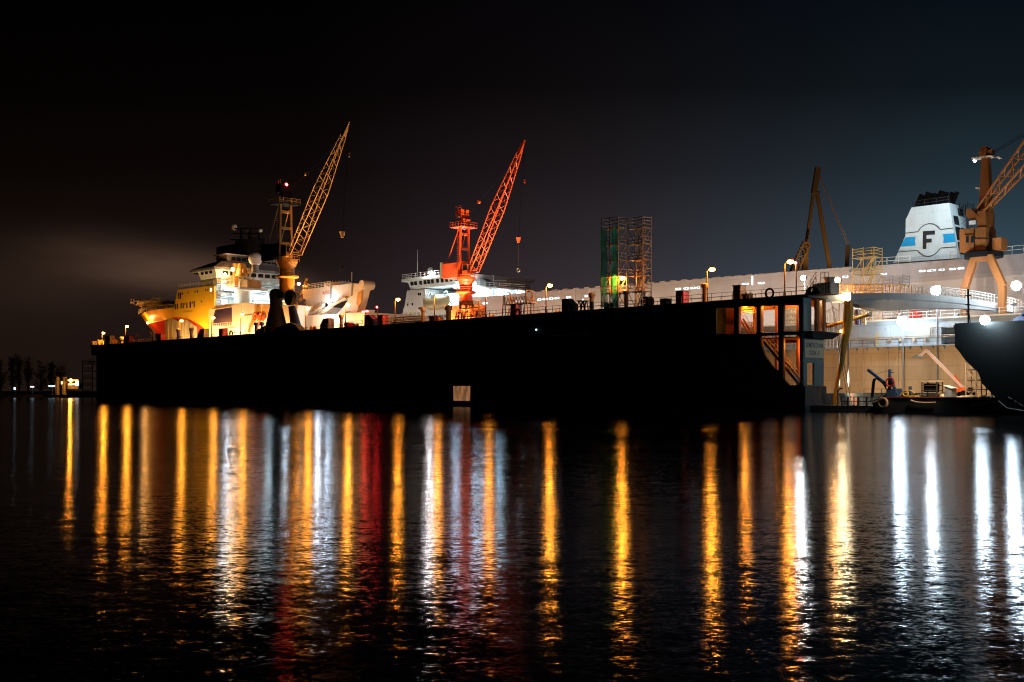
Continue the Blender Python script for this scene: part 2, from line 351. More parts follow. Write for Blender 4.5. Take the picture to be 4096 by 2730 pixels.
# ------------------------------------------------------------------ water and far shore
def water():
    m = bpy.data.materials.new('harbour_water'); m.use_nodes = True; nt = m.node_tree; N = nt.nodes; L = nt.links
    N.remove(N['Principled BSDF']); b = N.new('ShaderNodeBsdfAnisotropic'); b.distribution = 'BECKMANN'; b.inputs['Color'].default_value = (.56, .58, .62, 1)
    df = N.new('ShaderNodeBsdfDiffuse'); df.inputs[0].default_value = (.012, .014, .018, 1); fr = N.new('ShaderNodeFresnel'); fr.inputs['IOR'].default_value = 1.34
    mxs = N.new('ShaderNodeMixShader'); L.new(fr.outputs[0], mxs.inputs[0]); L.new(df.outputs[0], mxs.inputs[1]); L.new(b.outputs[0], mxs.inputs[2]); L.new(mxs.outputs[0], N['Material Output'].inputs[0])
    g = N.new('ShaderNodeNewGeometry'); sp = N.new('ShaderNodeSeparateXYZ'); L.new(g.outputs['Position'], sp.inputs[0])
    def noise(sc, x, y, det=3, loc=0):
        mp = N.new('ShaderNodeMapping'); mp.inputs['Scale'].default_value = (x, y, 1); mp.inputs['Location'].default_value = (loc, loc, 0); L.new(g.outputs['Position'], mp.inputs[0])
        n = N.new('ShaderNodeTexNoise'); n.inputs['Scale'].default_value = sc; n.inputs['Detail'].default_value = det; L.new(mp.outputs[0], n.inputs[0]); return n.outputs[0]
    def mth(op, a, c=None):
        n = N.new('ShaderNodeMath'); n.operation = op
        for i, v in enumerate((a, c)):
            if v is None: continue
            if isinstance(v, (int, float)): n.inputs[i].default_value = v
            else: L.new(v, n.inputs[i])
        return n.outputs[0]
    def rng(v, a, bb, c, d):
        n = N.new('ShaderNodeMapRange'); n.interpolation_type = 'SMOOTHSTEP'; L.new(v, n.inputs[0])
        for i, x in enumerate((a, bb, c, d)): n.inputs[i + 1].default_value = x
        return n.outputs[0]
    # wind line: ripples on the camera's side of it, calmer water under the dock
    edge = mth('ADD', mth('ADD', sp.outputs[1], mth('MULTIPLY', sp.outputs[0], .12)), mth('MULTIPLY', noise(.05, 1, .1, 2), 3.0))
    wind = rng(edge, 76.5, 78.5, 1.0, 0.0)
    lanes = rng(noise(.10, .07, 1.0, 4, 4), .35, .65, 0.0, 1.0)
    lod = rng(sp.outputs[1], 14, 90, 0.0, 1.0)      # ripples too small to resolve far off act as roughness
    rough = mth('ADD', mth('ADD', mth('MULTIPLY', lod, WR[0]), WR[1]), mth('MULTIPLY', lanes, WR[2]))
    rough = mth('SUBTRACT', rough, mth('MULTIPLY', mth('SUBTRACT', 1.0, wind), WR[3]))
    L.new(rough, b.inputs['Roughness'])
    # ripple slopes, longer-crested across the view: every ray meets its own facet
    def slopes(sc, x, y, det, loc):
        mp = N.new('ShaderNodeMapping'); mp.inputs['Scale'].default_value = (x, y, 1); mp.inputs['Location'].default_value = (loc, loc, 0); L.new(g.outputs['Position'], mp.inputs[0])
        n = N.new('ShaderNodeTexNoise'); n.inputs['Scale'].default_value = sc; n.inputs['Detail'].default_value = det; n.inputs['Roughness'].default_value = .6; L.new(mp.outputs[0], n.inputs[0])
        v = N.new('ShaderNodeVectorMath'); v.operation = 'SUBTRACT'; L.new(n.outputs['Color'], v.inputs[0]); v.inputs[1].default_value = (.5, .5, .5); return v.outputs[0]
    def vm(op, a, b_):
        v = N.new('ShaderNodeVectorMath'); v.operation = op
        for i_, q in enumerate((a, b_)):
            if isinstance(q, tuple): v.inputs[i_].default_value = q
            else: L.new(q, v.inputs[i_])
        return v.outputs[0]
    s1 = vm('MULTIPLY', slopes(4.5, .5, 1, 2, 1), (SL[0], SL[1], 0)); s2 = vm('MULTIPLY', slopes(26, .5, 1, 3, 5), (SL[2], SL[3], 0))
    am = mth('ADD', mth('MULTIPLY', wind, 1 - CALM), CALM); am = mth('MULTIPLY', am, mth('ADD', mth('MULTIPLY', lanes, .45), .75))
    cv = N.new('ShaderNodeCombineXYZ'); [L.new(am, cv.inputs[k]) for k in range(3)]
    nn = vm('ADD', vm('MULTIPLY', vm('ADD', s1, s2), cv.outputs[0]), (0, 0, 1)); nv = N.new('ShaderNodeVectorMath'); nv.operation = 'NORMALIZE'; L.new(nn, nv.inputs[0])
    L.new(nv.outputs[0], b.inputs['Normal']); L.new(nv.outputs[0], fr.inputs['Normal'])
    mb = MB(); mb.add([(-3500, -80, 0), (3500, -80, 0), (3500, 7000, 0), (-3500, 7000, 0)], [(0, 1, 2, 3)])
    solo('water', mb, m, None, None, (0, 0, 0), dock=False, kind='structure')
WR = (.02, .128, .012, -.02); SL = (.035, .14, .055, .27); CALM = 1.25
water()
mb = MB(); mb.plate([(-3400, 452), (-260, 452), (-150, 470), (60, 520), (900, 560), (3400, 560), (3400, 5000), (-3400, 5000)], -.5, 1.1, 'au')
solo('shore', mb, M['shore'], None, None, (0, 452, 0), dock=False, kind='structure')

def tree(px, top, Y, wpx, label, seed, slim):
    rnd = random.Random(seed); x, y, z = PW(px, 1560, Y); H = (1560 - top) / F * Y; w = wpx / F * Y / 2
    t = T('tree', label, 'tree', (x, Y, 1.1), 'trees on the far left shore', dock=False)
    tr = MB(); tr.cyl((x, Y, 1.0), (x, Y, 1.1 + H * .8), .45, .08, 7)
    lf = MB()
    for i in range(26):
        h = 1.1 + H * rnd.uniform(.15, .9); an = rnd.uniform(0, 6.28); k = (1 - abs((h - 1.1) / H - .45)) * w * rnd.uniform(.5, 1.1)
        q = (x + math.cos(an) * k, Y + math.sin(an) * k, min(h + H * (.22 if slim else .1), 1 + H))
        tr.cyl((x, Y, h - H * .1), q, .14, .03, 4, False)
        for j in range(34):
            c = Vector((x, Y, h)).lerp(Vector(q), rnd.uniform(.3, 1.25)) + Vector((rnd.gauss(0, .6), rnd.gauss(0, .6), rnd.gauss(0, .9)))
            s1 = Vector((rnd.gauss(0, 1), rnd.gauss(0, 1), rnd.gauss(0, 1))).normalized() * rnd.uniform(.12, .34); s2 = s1.cross(Vector((rnd.gauss(0, 1), rnd.gauss(0, 1), rnd.gauss(0, 1)))).normalized() * s1.length
            lf.add([c - s1, c + s2, c + s1, c - s2], [(0, 1, 2, 3)])
    t.part('trunk', tr, M['twig']); t.part('crown', lf, M['leaf'])
for i, (px, top, w, lb, sl) in enumerate((
    (4, 1432, 40, 'bare tall tree at the outer left end of the far tree line', 1),
    (50, 1420, 34, 'tall slim poplar left of the gap in the dark tree line', 1),
    (76, 1414, 30, 'tallest slim poplar of the dark tree line', 1),
    (112, 1420, 30, 'slim poplar just left of the broad dark tree', 1),
    (165, 1428, 66, 'broad dark tree in the middle of the far tree line', 0),
    (207, 1442, 26, 'narrow low tree right of the broad dark tree', 1),
    (242, 1438, 56, 'rounded tree above the small lit kiosk on the far shore', 0))):
    tree(px, top, 470 + 7 * (i % 3), w, lb, 30 + i, sl)

def far_shore():
    Y = 458
    def bx(mb, x0, y0, x1, y1, d=5, yy=Y):
        p = PW(x0, y1, yy); q = PW(x1, y0, yy); return mb.box(p[0], q[0], yy, yy + d, max(p[2], 1.0), q[2])
    o = PW(292, 1556, Y)
    t = T('kiosk', 'small lit kiosk with a blue lit end and an orange lamp on the far shore', 'kiosk', (o[0], Y, 1.1), dock=False)
    t.part('wall', bx(MB(), 270, 1532, 314, 1557), M['insul']); t.part('roof', bx(MB(), 268, 1519, 315, 1525, 6, Y - .5), M['grey'])
    t.part('window', bx(MB(), 302, 1524, 314, 1543, .3, Y - .4), M['screen'], label='blue lit end window'); t.part('shelf_light', bx(MB(), 274, 1536, 300, 1541, .3, Y - .4), M['winw'])
    p = PW(283, 1523, Y - 1.5); t.part('lamp', MB().ball(p, .7, 10, 6), M['sod']); t.light((p[0], p[1] - 1, p[2]), 2600, SOD, .3)
    for i, (x0, x1, lb) in enumerate(((221, 238, 'dim tall silo left of the narrow white lamp on the far shore'), (251, 268, 'dim tall silo beside the lit kiosk on the far shore'))):
        q = PW((x0 + x1) / 2, 1560, Y + 2); r = (x1 - x0) / 2 / F * Y; zt = PW(0, 1508, Y)[2]
        tt = T('silo', lb, 'silo', (q[0], q[1], 1.1), 'silos on the far shore', dock=False)
        tt.part('drum', MB().cyl((q[0], q[1], 1.05), (q[0], q[1], zt), r, n=14), M['insul'])
        lad = MB(); [lad.bar((q[0] - .3, q[1] - r - .1, z), (q[0] + .3, q[1] - r - .1, z), .12) for z in [1.5 + .7 * k for k in range(8)]]
        [lad.bar((q[0] + d_, q[1] - r - .1, 1.2), (q[0] + d_, q[1] - r - .1, 6.6), .1) for d_ in (-.3, .3)]; tt.part('ladder', lad, M['grey'])
    for (x, y, w, h, m, lb) in ((58, 1555, 6, 9, 'winl', 'small white lamp at the far left waterline'), (128, 1548, 14, 4, 'winl', 'small slanting white lamp below the slim poplars'),
                                (206, 1545, 26, 3, 'winl', 'low white strip lamp left of the silos'), (246, 1532, 4, 12, 'winw', 'narrow white lamp between the two silos')):
        q = PW(x, y, Y - 3); a = w / F * Y / 2; b = h / F * Y / 2
        tt = T('shore_lamp', lb, 'lamp', (q[0], q[1], 1.1), 'lamps on the far shore', dock=False)
        tt.part('lens', MB().box(q[0] - a, q[0] + a, q[1], q[1] + .3, q[2] - b, q[2] + b), M[m]); tt.part('post', MB().bar((q[0], q[1] + .5, 1.0), (q[0], q[1] + .5, q[2] + b), .2), M['grey'])
far_shore()

# ------------------------------------------------------------------ near floating dock
SA = -15.9                                  # where the closed wall ends and the open frame starts
def floating_dock():
    t = T('floating_dock', 'long black floating dock wall with open framed end and cream dock sign', 'floating dock', (-115, 2.7, 0))
    a0 = I(365, 1382, 0)[0]
    hull = MB().box(a0 + 3.5, SA, 0, 5.4, -1, DK - .35)
    hull.plate([(a0, DK - .35), (a0, 12.8), (a0 + 3.5, 12.8), (a0 + 3.5, DK - .35)], 0, 5.4)
    t.part('wing_wall', hull, M['dockblack'])
    t.part('wing_deck', MB().box(a0 - .4, .9, -.25, 5.75, DK - .35, DK), M['dockblack'])
    # pontoon under the whole dock
    t.part('pontoon', MB().box(a0, 0, 5.45, 40, -1, 2.4).box(SA, 0, 0, 5.45, -1, 1.2).box(-11, .5, -.3, 5.4, .75, .95), M['pontoon'])
    # open framed end: outer and inner side plates with their openings
    def rect(x0, y0, x1, y1, u, c=4):
        c *= .42
        pts = [(x0 + c, y0), (x1 - c, y0), (x1, y0 + c), (x1, y1 - c), (x1 - c, y1), (x0 + c, y1), (x0, y1 - c), (x0, y0 + c)]
        return [(I(x, y, u)[0], I(x, y, u)[2]) for x, y in pts]
    holes = [rect(2864, 1232, 2936, 1338, 0, 12), rect(2953, 1227, 3027, 1336, 0, 9), rect(3041, 1224, 3112, 1332, 0, 8), rect(3131, 1222, 3196, 1326, 0, 6)]
    holes.append([(I(x, y, 0)[0], I(x, y, 0)[2]) for x, y in ((3042, 1345), (3114, 1342), (3114, 1486), (3090, 1468), (3062, 1428), (3043, 1380))])
    holes.append([(I(x, y, 0)[0], I(x, y, 0)[2]) for x, y in ((3131, 1342), (3190, 1340), (3199, 1350), (3201, 1528), (3194, 1541), (3158, 1542), (3139, 1524), (3131, 1505))])
    op = MB().plate([(SA, .95), (0, .95), (0, DK - .36), (SA, DK - .36)], 0, .32, 'az', holes)
    t.part('side_frame', op, M['dockblack'])
    t.part('inner_wall', MB().box(SA, -13.9, 5.0, 5.36, 10.13, 14.39), M['crnO'])
    for a in (-13.9, -10.55, -7.3, -3.85, -.45):
        t.part('inner_post', MB().box(a - .22, a + .22, 5.0, 5.4, 3.42, DK - .36), M['crnO'], label='rusty inner post lit orange')
    t.part('inner_beam', MB().box(SA, -.2, 5.02, 5.38, 14.4, DK - .37), M['crnO']); t.part('inner_beam', MB().box(SA, -.2, 5.02, 5.38, 9.5, 10.12), M['crnO'])
    fl = MB().box(SA, -.35, .35, 1.5, 9.95, 10.1).box(SA, -.35, 3.8, 5.0, 9.95, 10.1)
    for x in (2944, 3034, 3121, 3205):
        a = I(x, 1300, 0)[0]; fl.box(a - .16, a + .16, .4, 1.0, 1, DK - .4).box(a - .14, a + .14, 4.4, 5.05, 1, DK - .4)
    fl.box(SA, 0, .35, 5.05, 3.2, 3.4)
    t.part('inner_deck', fl, M['crnO'])
    # cross wall at the end
    def er(x0, y0, x1, y1, a=0): 
        p = E(x0, y1, a); q = E(x1, y0, a); z0 = E(x0, y1, a)[2]; z1 = E(x0, y0, a)[2]
        return [(p[1], z0), (q[1], z0), (q[1], z1), (p[1], z1)]
    zb = E(3213, 1332, 0)[2]
    t.part('end_wall', MB().plate([(0, 3.4), (5.4, 3.4), (5.4, zb), (0, zb)], -.3, 0, 'uz', [er(3229, 1452, 3257, 1541)]), M['dockteal'])
    t.part('end_base', MB().box(-.3, .4, 0, 5.4, -.9, 3.38), M['pontoon'])
    t.part('end_panel', MB().box(-.12, 0, .0, 2.2, zb + .2, DK - .36), M['dockteal'])
    brk = MB(); z1 = zb; z0 = E(3213, 1354, 0)[2]
    brk.plate([(0.2, z0), (5.4, z0), (7.3, z1), (.2, z1)], 0.01, 1.4, 'uz').box(-3, 1.5, 0, 7.4, z1, z1 + .2)
    t.part('bracket', brk, M['dockblack'])
    col = MB().cyl((.5, 4.6, zb + .2), (.5, 4.6, DK - .36), .28).box(.0, .4, 2.9, 3.5, zb + .2, DK - .36)
    t.part('column', col, M['crnO']); t.part('balcony_rail', MB().rail((1.3, 1.6, zb + .2), (1.3, 5.0, zb + .2), 1.15, .9, .06), M['rail'])
    # sign
    p = E(3220, 1432, .06); q = E(3294, 1360, .06); zt = E(3220, 1360, .06)[2]; zt = E(3257, 1361, .06)[2]; zl = E(3257, 1432, .06)[2]
    sg = t.part('sign', MB().box(0.005, .07, p[1], q[1], zl, zt), M['signc'])
    w = q[1] - p[1]; hh = zt - zl
    t.part('lettering', text_mb('REMONTOWA', (.09, p[1] + .15, zl + hh * .56), hh * .27, w - .35, 'uz', shear=.3, off=.012), M['signb'], sg)
    t.part('lettering', text_mb('DOK 6', (.09, p[1] + w * .2, zl + hh * .14), hh * .27, w * .56, 'uz', off=.012), M['signb'], sg)
    # stairs inside the open frame
    st = MB(); p = Vector(I(3050, 1352, 1.5)); q = Vector(I(3200, 1542, 1.5)); p.x -= .3
    for du in (0, 1.1):
        st.bar(p + V(0, du, 0), q + V(0, du, 0), .10, .42)
    for i in range(26):
        c = p.lerp(q, i / 25); st.box(c.x - .18, c.x + .18, c.y, c.y + 1.1, c.z - .03, c.z + .03)
    t.part('stairs', st, M['grey']); sr = MB()
    for du in (0, 1.1):
        sr.bar(p + V(0, du, 1.0), q + V(0, du, 1.0), .06); sr.bar(p + V(0, du, .5), q + V(0, du, .5), .04)
        for i in range(9): c = p.lerp(q, i / 8); sr.bar(c + V(0, du, 0), c + V(0, du, 1.0), .05)
    t.part('stair_rail', sr, M['yellowrail'])
    s2 = MB(); p = Vector(I(2958, 1275, 3.5)); q = Vector(I(2996, 1338, 3.5))
    for du in (0, .9): s2.bar(p + V(0, du, 0), q + V(0, du, 0), .08, .3); s2.bar(p + V(0, du, 1), q + V(0, du, 1), .05)
    for i in range(14): c = p.lerp(q, i / 13); s2.box(c.x - .15, c.x + .15, c.y, c.y + .9, c.z - .02, c.z + .02)
    t.part('stairs', s2, M['crnO'])
    zi = 10.1
    t.part('inner_rail', MB().rail((SA + .3, 4.2, zi), (-.6, 4.2, zi), 1.1, 1.3, .06).rail((SA + .3, .6, zi), (-10.2, .6, zi), 1.1, 1.3, .05), M['rail'])
    pipes = MB()
    for k in range(4):
        z = DK - .8 - .3 * k; pipes.tube([(-13, 3 + .2 * k, z), (-10.2 + .12 * k, 3 + .2 * k, z), (-10.2 + .12 * k, 3 + .2 * k, z + .5)], .06, 6)
    t.part('pipes', pipes, M['yellowrail'])
    # deck railing: outer one from mid length to the near end, inner one all along
    t.part('railing', MB().rail((a0 + 2, 5.3, DK), (-1, 5.3, DK), 1.15, 2.0, .055), M['rail'])
    for x0, x1 in ((1540, 1690), (1880, 2240), (2275, 2410), (2610, 2930), (2960, 3230), (850, 1030), (1310, 1600)):
        t.part('railing', MB().rail((I(x0, 0, .3)[0], .3, DK), (I(x1, 0, .3)[0], .3, DK), 1.15, 1.7, .055), M['rail'])
    # big faded lettering, a hatch whose lit look is emission in its plate and a ledge on the wall
    p = I(1105, 1530, -.012); q = I(1445, 1525, -.012)
    t.part('lettering', text_mb('REMONTOWA', (p[0], -.012, p[2]), 5.6, q[0] - p[0], 'az', shear=.15, off=.01), M['dockletter'])
    p = I(2600, 1325, -.012); q = I(2800, 1315, -.012)
    t.part('lettering', text_mb('MONTOWA', (p[0], -.012, p[2]), 1.7, q[0] - p[0], 'az'), M['dockletter'])
    p = I(1814, 1604, -.03); q = I(1880, 1545, -.03)
    t.part('hatch', MB().box(p[0], q[0], -.06, 0.02, p[2], q[2]).box(p[0] + .6, q[0] - 1.2, -.14, -.06, p[2] + .3, q[2] - .5), mat('hatch_glow', (.10, .055, .03), .8, var=.5, scale=1.1, emit=(.5, .22, .09), es=.30))
    p = I(2205, 1343, 0); q = I(2355, 1343, 0)
    t.part('ledge', MB().box(p[0], q[0], -.35, -.01, p[2] - .1, p[2]), M['whull'])
    p = I(2150, 1320, 0); t.part('wall_lamp', MB().ball((p[0], -.3, p[2]), .16, 8, 5), M['winl'])
    # left end: lower balcony with hanging gear, and the cage ladder tower outside
    b0 = MB().box(a0 - 2.2, a0 + 14, 0.0, 5.4, 10.9, 11.15).box(a0 + 3, a0 + 3.3, .3, 5.2, 11.15, 13.0).rail((a0 - 2, -.1, 11.15), (a0 + 13, -.1, 11.15), 1.0, 1.8, .05)
    t.part('end_platform', b0, M['crnO'])
    cg = MB()
    for k in range(5):
        z = 2.0 + 2.1 * k; cg.box(a0 - 7.5, a0 - .5, .5, 4.9, z, z + .12).rail((a0 - 7.4, .5, z + .1), (a0 - .6, .5, z + .1), 1.0, 1.1, .07, 3)
    for a in (a0 - 7.4, a0 - .7):
        for u in (.6, 4.8): cg.bar((a, u, 0), (a, u, 11.3), .2)
    t.part('cage_tower', cg, M['black'])
    # sodium lamps inside the frame and under the balcony
    t.parts('inner_lamp', [MB().ball((-11.0, 2.8, DK - .7), .16), MB().ball((-5.5, 2.8, DK - .7), .16)], M['sod'])
    t.light((-11.0, 2.8, DK - 1.0), 380, SOD, .15); t.light((-5.5, 2.8, DK - 1.0), 380, SOD, .15); t.light((-2.0, 4.0, 9.0), 340, SOD, .15)
    p = E(3309, 1320, 1.5); t.part('balcony_lamp', MB().ball((1.6, 7.2, zb + .4), .17), M['sod']); t.light((2.1, 7.3, zb + .5), 260, SODW, .1)
    t.light((a0 + 6, 2.0, 12.4), 160, SOD, .1); t.part('platform_lamp', MB().ball((a0 + 6, 2.0, 12.6), .12, 8, 5), M['sod'])
    # lifting eye and mooring fittings on the near end
    p = I(3250, 1185, 1.0); ey = MB().plate([(p[0] - 1.1, DK), (p[0] + 1.1, DK), (p[0] + .8, DK + .8), (p[0] + .35, DK + 1.1), (p[0] - .35, DK + 1.1), (p[0] - .8, DK + .8)], .8, 1.2, 'az',
            [[(p[0] + .3 * math.cos(k * math.pi / 4), DK + .62 + .3 * math.sin(k * math.pi / 4)) for k in range(8)]])
    t.part('lifting_eye', ey, M['dockblack'])
    return t
DOCK = floating_dock()
def basin_fill_floods():
    # unseen floodlights added inside the near wall to brighten the ship in the dock
    t = DOCK
    for px, pw, col, dz in ((700, 900, (1, .60, .22), 3), (765, 1900, (1, .66, .26), 3), (830, 1900, (1, .66, .26), 3), (905, 2000, (1, .66, .30), 2), (985, 2400, (1, .68, .34), 2), (1080, 900, (1, .66, .3), 2), (1260, 1100, (1, .60, .22), 2), (1370, 1000, (1, .66, .30), 2)):
        a = I(px, 0, 5.6)[0]
        t.part('flood_light', MB().box(a - .3, a + .3, 5.5, 5.7, DK - 1.0, DK - .6), M['grey']); t.light((a, 6.1, DK - .75), pw * 1.35, col, .3, 'SPOT', (a - 1, 9.5, DK + 2.2), 150)
basin_fill_floods()

# ------------------------------------------------------------------ far wing wall (next dock)
def wing2():
    t = T('floating_dock', 'weathered blue and beige wall of the dock behind, under the white floodlights', 'floating dock', (-20, 51, 0))
    zt, zm = 14.7, 10.35
    t.part('upper_wall', MB().plate([(-229, zm), (26, zm), (26, zt), (-229, zt)], 46, 56, 'az', [[I(3765, 1382, 46)[::2], I(3838, 1382, 46)[::2], I(3838, 1310, 46)[::2], I(3765, 1310, 46)[::2]]]), M['wingblue'])
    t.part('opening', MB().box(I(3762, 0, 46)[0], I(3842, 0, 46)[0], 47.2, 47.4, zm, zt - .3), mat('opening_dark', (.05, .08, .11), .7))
    t.part('lower_wall', MB().box(-229, 26, 45.9, 55.9, -1, zm - .003), M['wingbeige'])
    t.light((2.5, 9.0, 4.2), 15000, (1, .74, .45), .3, 'SPOT', (4, 46, 6.0), 125)  # bare spot without a fixture, added to brighten the lower wall
    t.part('basin_floor', MB().box(-229, 26, 41, 45.89, -1, 2.4), M['wingbeige'])
    lg = MB().box(-60, 26, 44.8, 45.89, zm - .12, zm + .02)
    for k in range(44):
        a = -60 + k * 1.95; lg.plate([(45.89, zm - .8), (45.89, zm - .13), (45.0, zm - .13)], a, a + .12, 'uz')
    t.part('walkway', lg, M['wingblue'])
    t.part('walkway_rail', MB().rail((-40, 44.9, zm), (22, 44.9, zm), 1.15, 2.2, .05), M['rail'])
    pp = MB()
    for z, a0, a1 in ((zm + 1.35, -36, 14), (zm + 1.6, -36, 2)): pp.cyl((a0, 45.8, z), (a1, 45.8, z), .07, n=6)
    for px in (3600, 3655, 3700, 3560, 3500):
        p = I(px, 1360, 45.7); pp.box(p[0] - .2, p[0] + .2, 45.6, 45.99, p[2] - .2, p[2] + .25)
    pp.tube([I(3716, 1347, 45.8), I(3720, 1345, 45.8), I(3722, 1312, 45.8), I(3760, 1308, 45.8)], .1, 6)
    t.part('pipework', pp, M['tube'])
    ribs = []
    for px, w in ((3452, .12), (3553, .1), (3592, .12)):
        p = I(px, 1400, 45.9); ribs.append(MB()); ribs[-1].box(p[0] - w, p[0] + w, 45.72, 45.89, 2.4, zm - .2)
    t.parts('wall_rib', ribs, M['wingbeige'])
    p = I(3502, 1332, 45.9); q = I(3515, 1390, 45.9); t.part('door', MB().box(p[0], q[0], 45.9, 45.99, zm + .02, p[2]), M['signc'])
    cap = MB().box(-229, 26, 45.75, 46.1, zt, zt + .22); t.part('deck_edge', cap, M['whull'])
    t.part('deck_rail', MB().rail((-36, 46.3, zt + .2), (24, 46.3, zt + .2), 1.1, 2.4, .05), M['railw'])
    # floodlights added on this wing, hidden from view, to light the ferry side
    fx = []
    for k in range(15):
        a = -178 + 14.2 * k; s = 2.2 if k % 3 == 0 else 2.0
        fx.append(MB()); fx[-1].cyl((a, 53.5, zt), (a, 53.5, zt + s), .08, n=6).box(a - .35, a + .35, 53.3, 53.8, zt + s, zt + s + .4)
        t.light((a, 54.2, zt + s + .5), (900 if k < 9 else 850 if k < 12 else 520), WARMW if k < 9 else (1, .86, .76), .25)
    t.parts('flood_light', fx, M['grey'])
wing2()

def bridge():
    # cambered footbridge from the near dock end across to the quay behind
    A = lambda u: .9 + 5.4 * (u - 5) / 56
    def Zt(u): 
        s = (u - 5) / 56; return 15.9 + 5.0 * s * (1 - s) + .45 * s
    t = T('footbridge', 'long cambered footbridge with yellow ladder-like railings running right from the dock end', 'footbridge', (A(30), 30, 15))
    us = [4.5 + i * (56.5 / 22) for i in range(23)]
    gd = []
    def depth(u): return 1.0 if u < 9 else min(2.7, 1.0 + (u - 9) * .19) if u < 18 else max(1.1, 2.7 - (u - 18) * .045)
    for off in (0, 1.5):
        rings = [[(A(u) - off, u, Zt(u)), (A(u) - off - .15, u, Zt(u)), (A(u) - off - .15, u, Zt(u) - depth(u)), (A(u) - off, u, Zt(u) - depth(u))] for u in us]
        gd.append(MB().loft(rings))
    t.parts('girder', gd, mat('girder_paint', (.38, .36, .36), .5, var=.12, rust=.12))
    dk = MB().loft([[(A(u) - .16, u, Zt(u) - .05), (A(u) - 1.49, u, Zt(u) - .05), (A(u) - 1.49, u, Zt(u) - .14), (A(u) - .16, u, Zt(u) - .14)] for u in us]); t.part('walkway', dk, M['grey'])
    fl = MB()
    fl.loft([[(A(u) + .12, u, Zt(u) - .9), (A(u) + .01, u, Zt(u) - .9), (A(u) + .01, u, Zt(u) - 1.0), (A(u) + .12, u, Zt(u) - 1.0)] for u in us[2:]])
    t.part('flange', fl, M['grey'])
    for nm, m, r0, r1 in (('railing', 'yellowrail', 4.5, 28), ('railing', 'railw', 28, 61)):
        rl = MB(); n = int((r1 - r0) / .95)
        for off in (0, 1.5):
            rl = MB()
            for i in range(n + 1):
                u = r0 + (r1 - r0) * i / n; rl.bar((A(u) - off, u, Zt(u)), (A(u) - off, u, Zt(u) + 1.3), .085)
                if i < n:
                    v = r0 + (r1 - r0) * (i + 1) / n
                    for h in ((1.3,) if off == 0 and r0 < 20 else (1.3, .85, .45)): rl.bar((A(u) - off, u, Zt(u) + h), (A(v) - off, v, Zt(v) + h), .07 if h == 1.3 else .045)
            t.part(nm, rl, M[m], label='yellow painted railing' if m == 'yellowrail' else 'white painted railing')
bridge()

